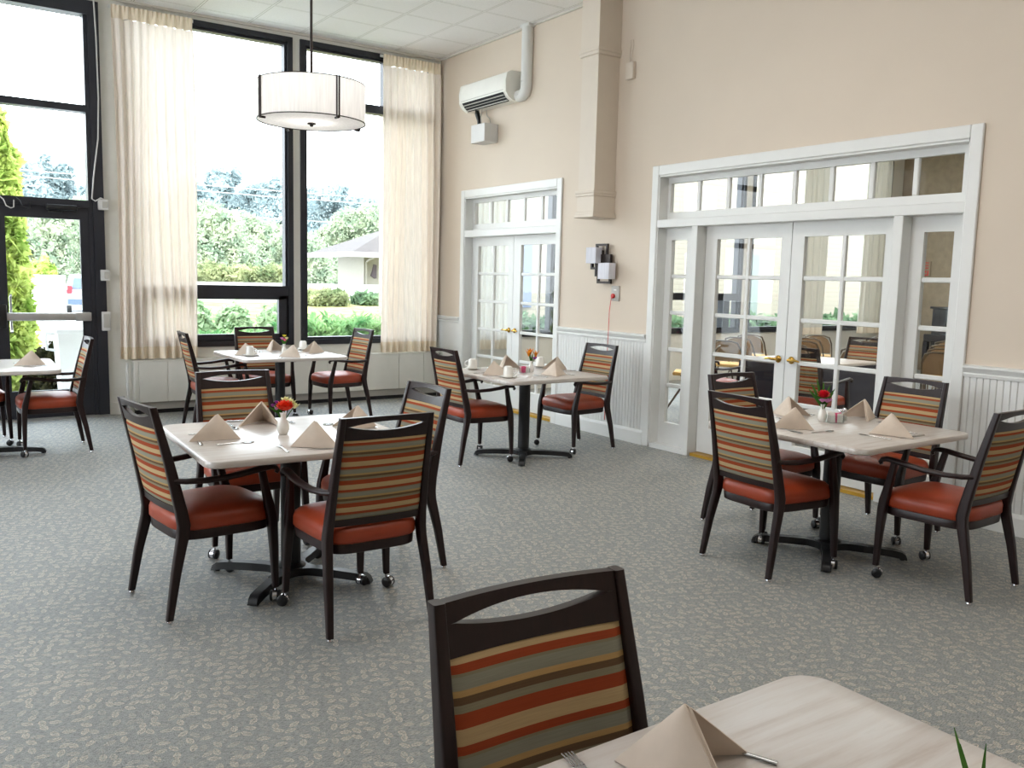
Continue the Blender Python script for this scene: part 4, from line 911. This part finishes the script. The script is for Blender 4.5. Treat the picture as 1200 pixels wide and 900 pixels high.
# ------------------------------------------------------------------ next room
def make_fold():
    t = thing('folding_chair', '', 'chair')
    b = MB()
    def back(o): return lambda u, v: ((2 * u - 1) * (.20 - .05 * max(0, v - .6) ** 1.2 * 2), -.20 - .10 * v - .02 * (1 - (2 * u - 1) ** 2) + o, .52 + .27 * v - .05 * (abs(2 * u - 1) ** 3) * v)
    b.shell(back(.006), back(-.006), 10, 6); b.build('backrest', 'fold', t)
    b = MB(); b.box(-.20, .20, -.17, .22, .43, .475, .018, 2); b.build('seat', 'fold_seat', t)
    for s in (-1, 1):
        b = MB(); b.tube([(s * .215, .28, .0), (s * .215, .10, .30), (s * .215, -.10, .52), (s * .212, -.24, .68), (s * .18, -.295, .775), (s * .10, -.318, .80), (0, -.322, .802)], .012, 8); b.build('front_leg', 'fold_frame', t)
        b = MB(); b.tube([(s * .19, -.30, 0), (s * .19, .0, .32), (s * .19, .12, .44)], .012, 8); b.build('rear_leg', 'fold_frame', t)
    b = MB(); b.tube([(-.19, -.24, .09), (.19, -.24, .09)], .008, 6); b.tube([(-.215, .22, .11), (.215, .22, .11)], .008, 6); b.build('stretcher', 'fold_frame', t)
    return t
fp = None; k = 0
rows = [(9.45, 8.30), (10.25, 8.75), (11.0, 9.2), (9.9, 7.55), (10.6, 7.9), (11.3, 8.35), (12.1, 8.8), (10.1, 6.75), (10.8, 7.1), (11.6, 7.5), (12.5, 7.9), (13.2, 8.3), (10.6, 5.9), (11.3, 6.3), (12.1, 6.7), (13.0, 7.1)]
ordn = ['first', 'second', 'third', 'fourth', 'fifth']
rowof = [0, 0, 0, 1, 1, 1, 1, 2, 2, 2, 2, 2, 3, 3, 3, 3]; cnt = {}
for i, (x, y) in enumerate(rows):
    r_ = rowof[i]; cnt[r_] = cnt.get(r_, 0) + 1
    lab = f'taupe folding chair behind the french doors, {ordn[cnt[r_]-1]} from the left in the {["window side", "second", "third", "right hand"][r_]} row'
    if fp is None: fp = make_fold(); c = fp; c['label'] = lab; c['group'] = 'folding chairs in the next room'; c.location = (x, y, 0); c.rotation_euler = (0, 0, rad(-65))
    else: c = dup(fp, (x, y, 0), rad(-65 + rnd.uniform(-9, 9)), lab, 'folding chairs in the next room')
dup(fp, (8.05, 7.68, 0), rad(40), 'folding chair with yellow seat seen through the narrow left sidelight', 'folding chairs in the next room')
p = thing('upright_piano', 'black upright piano at the far wall of the next room', 'piano', (15.95, 8.2, 0), rad(0))
b = MB(); b.box(-.33, .33, -.95, .75, 0, 1.22, .012); b.build('case', 'piano', p); b = MB(); b.box(-.37, .34, -.98, .78, 1.22, 1.26, .008); b.build('lid', 'piano', p); b = MB(); b.box(-.62, -.33, -.92, .72, .62, .76, .01); b.build('keyboard', 'piano', p)
b = MB(); b.box(-.62, -.53, -.92, -.84, 0, .62); b.build('leg', 'piano', p); b = MB(); b.box(-.62, -.53, .64, .72, 0, .62); b.build('leg', 'piano', p)
b = MB(); b.box(15.78, 16.08, 7.55, 8.25, 1.262, 1.40, .03, 2); b.mi = 1; b.box(15.775, 15.785, 7.62, 8.18, 1.31, 1.33); tag(b.build('red_case', ['red', 'pink']), 'small red case lying on the black piano', 'case')
s = thing('wall_sign', 'small red and white sign on the far taupe wall', 'sign', (XF - .005, 9.54, 1.95)); b = MB(); b.box(-.01, .004, -.10, .10, -.14, .16); b.build('board', 'wall_n', s, smooth=0)
b = MB(); b.box(-.014, -.009, -.07, .07, -.12, -.09); b.box(-.014, -.009, .04, .07, -.12, -.02); b.box(-.014, -.009, -.07, -.04, -.12, -.02); b.box(-.014, -.009, -.02, .02, -.06, -.02)
for zz in (.02, .07, .12): b.box(-.014, -.009, -.06, .06, zz, zz + .02)
b.build('lettering', 'red', s, smooth=0)

# ------------------------------------------------------------------ outdoors
def foliage(name, mat, parent, blobs, n, size, seed, shell=.72, flat=.5, squash=1.0):
    R = np.random.default_rng(seed); bl = np.array(blobs, float)
    area = (bl[:, 3] * bl[:, 4] + bl[:, 3] * bl[:, 5] + bl[:, 4] * bl[:, 5]); idx = R.choice(len(bl), n, p=area / area.sum())
    d = R.normal(size=(n, 3)); d /= np.linalg.norm(d, axis=1)[:, None]
    lump = 1 + .12 * np.sin(d[:, 0] * 9 + idx) * np.sin(d[:, 2] * 8 + idx * 2) + .08 * np.sin(d[:, 1] * 15)
    r = (shell + (1 - shell) * R.random(n)) * lump
    c = bl[idx, :3] + d * bl[idx, 3:6] * r[:, None]
    nrm = d * (1 - flat) + R.normal(size=(n, 3)) * flat; nrm /= np.linalg.norm(nrm, axis=1)[:, None]
    a = np.cross(nrm, R.normal(size=(n, 3))); a /= np.linalg.norm(a, axis=1)[:, None]; bb = np.cross(nrm, a)
    s = (size * (.6 + .8 * R.random(n)))[:, None]; k = n // 7; s[:k] *= 3.2; c[:k] = bl[idx[:k], :3] + d[:k] * bl[idx[:k], 3:6] * (.72 + .08 * R.random(k))[:, None]
    v = np.stack([c - a * s, c - bb * s * .55 * squash, c + a * s, c + bb * s * .55 * squash], 1).reshape(-1, 3)
    me = bpy.data.meshes.new(name); me.vertices.add(4 * n); me.vertices.foreach_set('co', v.ravel().astype(np.float32))
    me.loops.add(4 * n); me.loops.foreach_set('vertex_index', np.arange(4 * n, dtype=np.int32)); me.polygons.add(n); me.polygons.foreach_set('loop_start', np.arange(0, 4 * n, 4, dtype=np.int32))
    me.update(calc_edges=True); me.materials.append(M[mat]); o = bpy.data.objects.new(name, me); C.objects.link(o)
    if parent: o.parent = parent
    return o
def crown(r, rng, n, h0, h1):
    out = [(0, 0, (h0 + h1) / 2, r * .8, r * .8, (h1 - h0) * .42)]
    for k in range(n):
        a = rng.uniform(0, 2 * PI); q = rng.uniform(.25, .75) * r; z = rng.uniform(h0 + .1 * (h1 - h0), h1 - .1 * (h1 - h0)); f = 1 - abs((z - h0) / (h1 - h0) - .4) * .9
        out.append((q * f * math.cos(a), q * f * math.sin(a), z, r * rng.uniform(.3, .5), r * rng.uniform(.3, .5), r * rng.uniform(.25, .42)))
    return out
def tree(name, label, x, y, z0, h, r, mat, n, size, seed, trunk=.25, cat='tree', group=None, ragged=False):
    o = thing(name, label, cat, (x, y, z0), 0, group); g = random.Random(seed); cr = crown(r, g, 14, h * trunk, h)
    if ragged: cr = [(0, 0, h * .40, r, r, h * .45)] + [(g.uniform(-.5, .5) * r, g.uniform(-.4, .4) * r, h * g.uniform(.55, .88), r * g.uniform(.22, .42), r * .35, h * g.uniform(.07, .13)) for _ in range(12)] + [(g.uniform(-.15, .15) * r, 0, h * .93, r * .16, r * .16, h * .08)]
    foliage('crown', mat, o, cr, n, size, seed, .5 if ragged else .7)
    b = MB(); b.tube([(0, 0, 0), (.05 * r, 0, h * .4), (0, .03 * r, h * .8)], [r * .09 + .05, r * .06 + .03, .03], 8); b.build('trunk', 'bark', o); return o
b = MB(); b.box(-60, 140, YO, 150, -.5, -.12); struct(b.build('paved_ground', 'pave', smooth=0))          # paved ground outdoors
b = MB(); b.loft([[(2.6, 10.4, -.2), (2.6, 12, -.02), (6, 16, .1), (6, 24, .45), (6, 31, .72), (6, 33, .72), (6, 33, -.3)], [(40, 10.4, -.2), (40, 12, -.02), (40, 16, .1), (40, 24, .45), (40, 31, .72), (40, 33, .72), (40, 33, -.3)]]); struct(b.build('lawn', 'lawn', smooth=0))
# far pines
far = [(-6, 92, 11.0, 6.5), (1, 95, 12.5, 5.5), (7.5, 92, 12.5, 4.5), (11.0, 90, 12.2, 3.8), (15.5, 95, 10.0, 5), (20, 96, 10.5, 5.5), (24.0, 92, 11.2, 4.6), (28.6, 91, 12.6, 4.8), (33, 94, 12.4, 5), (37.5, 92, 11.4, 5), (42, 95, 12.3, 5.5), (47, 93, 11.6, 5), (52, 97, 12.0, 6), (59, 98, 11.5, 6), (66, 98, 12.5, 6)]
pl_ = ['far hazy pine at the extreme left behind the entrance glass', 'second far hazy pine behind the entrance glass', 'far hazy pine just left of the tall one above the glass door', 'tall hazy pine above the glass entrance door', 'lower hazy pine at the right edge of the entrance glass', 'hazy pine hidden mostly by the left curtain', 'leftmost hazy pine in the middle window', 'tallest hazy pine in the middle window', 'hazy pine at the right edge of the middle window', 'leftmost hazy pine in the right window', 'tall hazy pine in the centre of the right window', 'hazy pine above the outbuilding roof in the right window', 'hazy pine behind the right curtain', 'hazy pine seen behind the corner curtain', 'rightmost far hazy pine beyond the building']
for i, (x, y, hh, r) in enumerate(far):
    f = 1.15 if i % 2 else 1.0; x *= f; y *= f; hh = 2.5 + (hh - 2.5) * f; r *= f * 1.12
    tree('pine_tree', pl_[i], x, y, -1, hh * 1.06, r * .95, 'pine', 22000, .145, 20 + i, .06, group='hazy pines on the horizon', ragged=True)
# nearer pale deciduous trees
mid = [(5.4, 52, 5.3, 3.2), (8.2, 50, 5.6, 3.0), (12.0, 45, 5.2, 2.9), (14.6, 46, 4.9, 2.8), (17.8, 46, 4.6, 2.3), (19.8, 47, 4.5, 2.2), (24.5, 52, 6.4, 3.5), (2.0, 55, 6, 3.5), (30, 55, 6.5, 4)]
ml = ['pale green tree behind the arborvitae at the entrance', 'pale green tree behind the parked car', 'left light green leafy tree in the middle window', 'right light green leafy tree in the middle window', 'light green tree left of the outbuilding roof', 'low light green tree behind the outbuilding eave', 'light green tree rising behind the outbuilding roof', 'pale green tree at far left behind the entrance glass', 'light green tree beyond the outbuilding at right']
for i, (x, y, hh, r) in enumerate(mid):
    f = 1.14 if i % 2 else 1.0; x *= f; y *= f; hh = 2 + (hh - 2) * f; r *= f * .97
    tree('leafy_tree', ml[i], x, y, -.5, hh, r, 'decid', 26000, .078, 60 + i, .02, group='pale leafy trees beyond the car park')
# hedges
def hedge(name, label, x0, x1, y0, y1, z0, z1, mat, n, size, seed, rnd_=False):
    g = random.Random(seed); nb = max(2, int((x1 - x0) / ((z1 - z0) * .7))); bl = []
    for k in range(nb + 1):
        x = x0 + (x1 - x0) * (k + .0) / nb; bl.append((x, (y0 + y1) / 2, (z0 + z1) / 2, (z1 - z0) * .55, (y1 - y0) / 2, (z1 - z0) / 2 * (g.uniform(.9, 1.08))))
    o = foliage(name, mat, None, bl, n, size, seed, .8); tag(o, label, 'hedge'); return o
hedge('clipped_hedge', 'clipped hedge above the white wall in the middle window', 5.2, 10.4, 28.75, 30.2, .6, 1.90, 'hedge', 9000, .07, 101)
hedge('clipped_hedge', 'rounded yellow green hedge in the right window', 10.9, 11.7, 26.6, 27.9, .45, 1.13, 'hedge', 3000, .06, 102)
hedge('clipped_hedge', 'dark low hedge before the outbuilding in the right window', 12.8, 15.8, 27, 28.2, .45, .99, 'hedge_dark', 3500, .07, 103)
b = MB(); b.box(5.2, 30, 28.5, 28.7, -.2, 1.27); tag(b.build('garden_wall', 'whitewall', smooth=0), 'low white wall crossing behind the hedges', 'wall')
for i, (x, y, r, hh, lab) in enumerate([(3.72, 14.2, .30, 1.08, 'left rounded pale shrub low in the middle window'), (4.36, 14.3, .31, 1.06, 'middle rounded pale shrub low in the middle window'), (5.0, 14.2, .30, 1.04, 'right rounded pale shrub low in the middle window'), (3.08, 14.2, .30, 1.05, 'rounded pale shrub beside the left curtain')]):
    o = foliage('rounded_shrub', 'pale_shrub', None, [(x, y, hh * .52, r, r, hh * .48)], 1800, .05, 120 + i, .85); tag(o, lab, 'shrub', 'rounded shrubs outside')
def plantrow(lab, x0, x1, y, h0, h1, n, seed):
    R = random.Random(seed); b = MB()
    for k in range(n):
        x = R.uniform(x0, x1); yy = y + R.uniform(-.45, .45); hh = R.uniform(h0, h1); a = R.uniform(0, 2 * PI)
        for q in range(5):
            a2 = a + q * 1.26 + R.uniform(-.3, .3); l = R.uniform(.10, .2); z = hh * R.uniform(.55, 1.0)
            p = Vector((x, yy, z - .12)); tip = p + Vector((math.cos(a2) * l, math.sin(a2) * l, R.uniform(.04, .17))); sd = Vector((-math.sin(a2), math.cos(a2), 0)) * .028; m_ = (p + tip) / 2 + Vector((0, 0, .03))
            vs = [b.bm.verts.new(p), b.bm.verts.new(m_ + sd), b.bm.verts.new(tip), b.bm.verts.new(m_ - sd)]; b.bm.faces.new(vs)
    me = bpy.data.meshes.new('leafy_ground_cover'); b.bm.to_mesh(me); b.bm.free(); me.materials.append(M['fresh']); o = bpy.data.objects.new('leafy_ground_cover', me); C.objects.link(o)
    tag(o, lab, 'plants', kind='stuff')
plantrow('dense bright leafy plants close outside the right window', 4.55, 7.4, 12.4, .5, 1.02, 2600, 5)
plantrow('dense leafy plants low outside the middle window', 2.7, 5.0, 12.8, .35, .78, 1700, 6)
# arborvitae by the door
def arbor(lab, x, y, hh, r, seed):
    o = thing('arborvitae', lab, 'shrub', (x, y, -.15)); r *= .84; bl = [(0, 0, hh * (.08 + .84 * k / 7), r * (1.05 - .78 * (k / 7) ** 1.3), r * (1.05 - .78 * (k / 7) ** 1.3), hh * .12) for k in range(8)]
    foliage('crown', 'arbor', o, bl, 14000, .042, seed, .75); b = MB(); b.tube([(0, 0, 0), (0, 0, hh * .8)], [.05, .02], 8); b.build('trunk', 'bark', o)
arbor('near bright arborvitae at the left edge of the glass door', 1.02, 12.5, 3.5, .34, 140); arbor('second arborvitae right of the nearest one outside the door', 1.22, 13.6, 3.25, .27, 141)
o = foliage('dark_shrub', 'shrub_dark', None, [(1.42, 12.15, .22, .22, .25, .38)], 2200, .04, 142, .8); tag(o, 'dark shrub between the arborvitae and the white bin', 'shrub')
o = foliage('round_bush', 'arbor', None, [(2.69, 23.5, .9, .36, .4, .92)], 2200, .06, 143, .85); tag(o, 'round yellow green bush above the white fence', 'shrub')
b = MB()
for k in range(6): b.box(2.22 + k * .125, 2.34 + k * .125, 22, 22.04, -.12, 1.42)
b.box(2.2, 3.0, 22.04, 22.1, 1.1, 1.2); tag(b.build('white_fence', 'whitewall', smooth=0), 'white board fence behind the arborvitae', 'fence')
bn = thing('wheeled_bin', 'white wheeled bin standing just outside the glass door', 'bin', (1.62, 11.45, -.12))
b = MB(); b.loft([[(-.17, -.17, .08), (.17, -.17, .08), (.17, .17, .08), (-.17, .17, .08)], [(-.21, -.22, .93), (.21, -.22, .93), (.21, .22, .93), (-.21, .22, .93)]]); b.build('body', 'bin', bn, smooth=0)
b = MB(); b.box(-.23, .23, -.24, .23, .93, .985, .015, 2); b.build('lid', 'bin', bn)
b = MB(); b.tube([(-.2, 0, .92), (-.30, 0, .93), (-.31, 0, .90), (-.30, 0, .74), (-.19, 0, .72)], .018, 8); b.build('handle', 'bin', bn)
for s in (-1, 1): b = MB(); b.lathe([(.02, -.02), (.08, -.02), (.08, .02), (.02, .02)], (s * .17, .14, .08), 16, 'X'); b.build('wheel', 'black', bn)
# car
car = thing('parked_car', 'silver hatchback parked beyond the white fence, rear view', 'car', (5.95, 38, -.12), rad(-8))
P = [(-2.1, .35), (-2.15, .75), (-1.95, .95), (-1.6, 1.40), (-1.1, 1.50), (.1, 1.48), (.9, 1.02), (1.9, .85), (2.1, .65), (2.1, .35)]
b = MB(); rings = []
for xx, k in [(-.85, .93), (-.8, .985), (-.6, 1), (.6, 1), (.8, .985), (.85, .93)]: rings.append([(xx * (1 - .16 * max(0, (z - .9) / .6)), y * k, .35 + (z - .35) * (k if z > .9 else 1)) for y, z in P])
b.loft(rings); b.build('body', 'car', car, smooth=30)
b = MB(); b.loft([[(-.62, -1.99, .98), (.62, -1.99, .98), (.55, -1.68, 1.36), (-.55, -1.68, 1.36)], [(-.62, -1.95, .98), (.62, -1.95, .98), (.55, -1.64, 1.36), (-.55, -1.64, 1.36)]]); b.build('rear_window', 'carglass', car, smooth=0)
for s in (-1, 1):
    b = MB(); b.box(s * .70 - .10, s * .70 + .10, -2.12, -1.95, .78, 1.08, .02); b.build('tail_light', 'tail', car)
    for yy in (-1.3, 1.3): b = MB(); b.lathe([(.05, -.1), (.3, -.1), (.33, -.06), (.33, .06), (.3, .1), (.05, .1)], (s * .74, yy, .33), 20, 'X'); b.build('wheel', 'black', car)
b = MB(); b.box(-.78, .78, -2.2, -2.0, .38, .6, .03); b.build('bumper', 'carglass', car)
# outbuilding with hip roof
bd = thing('outbuilding', 'low cream outbuilding with a hipped roof in the right window', 'building', (0, 34, 0))
b = MB(); b.box(15.85, 26, 0, 2.7, .0, 2.45); b.build('wall', 'bwall', bd, smooth=0)
b = MB(); b.loft([[(14.85, -1.0, 2.52), (27, -1.0, 2.52), (27, 3.7, 2.52), (14.85, 3.7, 2.52)], [(17.8, 1.25, 3.75), (24, 1.25, 3.75), (24, 1.45, 3.75), (17.8, 1.45, 3.75)]]); b.build('roof', 'roof', bd, smooth=0)
b = MB(); b.box(14.75, 27.1, -1.1, -.98, 2.34, 2.54); b.box(14.75, 14.87, -.98, 3.8, 2.34, 2.54); b.box(14.87, 27, -.98, 3.7, 2.40, 2.44); b.build('eave', 'whitewall', bd, smooth=0)
b = MB(); b.tube([(15.9, -.95, 2.36), (15.95, -.3, 2.25), (15.95, -.06, 2.15), (15.95, -.06, .4)], .05, 8); b.build('downspout', 'bwall', bd)
b = MB(); b.prism([(16.15, 1.60), (16.32, 1.48), (16.42, 1.50), (16.42, 2.05), (16.28, 2.08), (16.24, 1.85)], -.05, .0, 'Y'); b.build('wall_vent', plain('dusky_mauve_paint', srgb(66, 54, 64), .7), bd, smooth=0)
b = MB(); b.box(16.8, 17.6, -.04, .02, .6, 2.2); b.build('door', 'grey2', bd, smooth=0)
# neighbouring wing seen through the french doors
ann = thing('clapboard_wing', 'cream clapboard building beyond the next room windows', 'building', (0, 17.5, 0))
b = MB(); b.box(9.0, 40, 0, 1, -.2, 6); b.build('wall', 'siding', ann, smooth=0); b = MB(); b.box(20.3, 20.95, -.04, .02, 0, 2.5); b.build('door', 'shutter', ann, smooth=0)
b = MB(); b.box(11.0, 12.6, -.05, .02, .9, 2.6); b.build('window', 'carglass', ann, smooth=0)
hedge('clipped_hedge', 'green hedge outside the next room windows', 8.0, 27, 13.2, 14.4, -.1, .92, 'hedge_dark', 9000, .08, 104)
# power lines
for k, (z0, z1, lab) in enumerate([(7.25, 7.4, 'topmost power line crossing the trees'), (7.0, 6.85, 'second power line crossing the trees'), (5.45, 5.4, 'lowest power line crossing the trees')]):
    b = MB(); b.tube([(-10 + 6 * q, 60, z0 + (z1 - z0) * q / 10 - .35 * math.sin(PI * q / 10) + .3) for q in range(11)], .025, 5); tag(b.build('power_line', 'whitewall'), lab, 'cable')

# ------------------------------------------------------------------ light
w = bpy.data.worlds.new('World'); bpy.context.scene.world = w; w.use_nodes = True; nt = w.node_tree
bg = nt.nodes['Background']; tcw = nd(nt, 'ShaderNodeTexCoord'); sw = nd(nt, 'ShaderNodeSeparateXYZ'); nt.links.new(tcw.outputs['Generated'], sw.inputs['Vector'])
rw = ramp(nt, [(0, (.75, .78, .80, 1)), (.5, (.90, .95, 1.0, 1)), (.75, (.84, .92, 1.0, 1)), (1, (.72, .84, 1.0, 1))])
mw_ = nd(nt, 'ShaderNodeMapRange'); mw_.inputs['From Min'].default_value = -1; nt.links.new(sw.outputs['Z'], mw_.inputs['Value']); nt.links.new(mw_.outputs['Result'], rw.inputs['Fac'])
nt.links.new(rw.outputs['Color'], bg.inputs['Color']); bg.inputs['Strength'].default_value = 8.0
def lamp(typ, name, loc, energy, col, size=1, rot=None, sy=None):
    l = bpy.data.lights.new(name, typ); l.energy = energy; l.color = col
    if typ == 'AREA':
        l.size = size
        if sy: l.shape = 'RECTANGLE'; l.size_y = sy
    if typ == 'SUN': l.angle = rad(1.5)
    o = bpy.data.objects.new(name, l); C.objects.link(o); o.location = loc
    if rot: o.rotation_euler = rot
    return o
s = lamp('SUN', 'sun', (0, 0, 30), 5.0, (1, .95, .86)); s.rotation_euler = Vector((.45, .62, -.72)).to_track_quat('-Z', 'Y').to_euler()
for x, y, e in [(-.8, -1.8, 6), (3.2, .2, 36), (-1.8, 3.0, 8), (1.8, 2.2, 10), (2.9, 3.9, 40)]: lamp('AREA', 'added_ceiling_fill', (x, y, HC - .06), e, (1, .955, .89), 1.2)  # added fill lamps, no fixtures modelled
pb = lamp('POINT', 'pendant_bulb', (2.41, 6.04, 2.77), 3.6, (1, .95, .9)); pb.data.shadow_soft_size = .06
for x, y, e in [(9, 3, 110), (12, 5, 130), (9, 7.5, 90)]: lamp('AREA', 'added_ceiling_fill', (x, y, HC - .06), e, (1, .94, .86), 1.2)  # more added fill, brightens the next room

# ------------------------------------------------------------------ camera
cam = bpy.data.cameras.new('camera'); co = bpy.data.objects.new('camera', cam); C.objects.link(co); bpy.context.scene.camera = co
cam.sensor_width = 36; cam.lens = 36 * 1024.859 / 1200; cam.clip_start = .05; cam.clip_end = 500
Rm = Matrix(((.82344067, .04682659, -.56546683), (-.56687851, .11070921, -.8163285), (.0243765, .99274908, .11770745)))
co.matrix_world = Matrix.Translation((0, 0, 1.55)) @ Rm.to_4x4()
sc_ = bpy.context.scene
sc_.view_settings.view_transform = 'Standard'; sc_.view_settings.look = 'None'; sc_.view_settings.exposure = .14; sc_.view_settings.gamma = 1
cy = sc_.cycles; cy.max_bounces = 8; cy.diffuse_bounces = 5; cy.glossy_bounces = 4; cy.transmission_bounces = 4; cy.transparent_max_bounces = 24; cy.use_denoising = True; cy.sample_clamp_indirect = 8; cy.caustics_reflective = False; cy.caustics_refractive = False
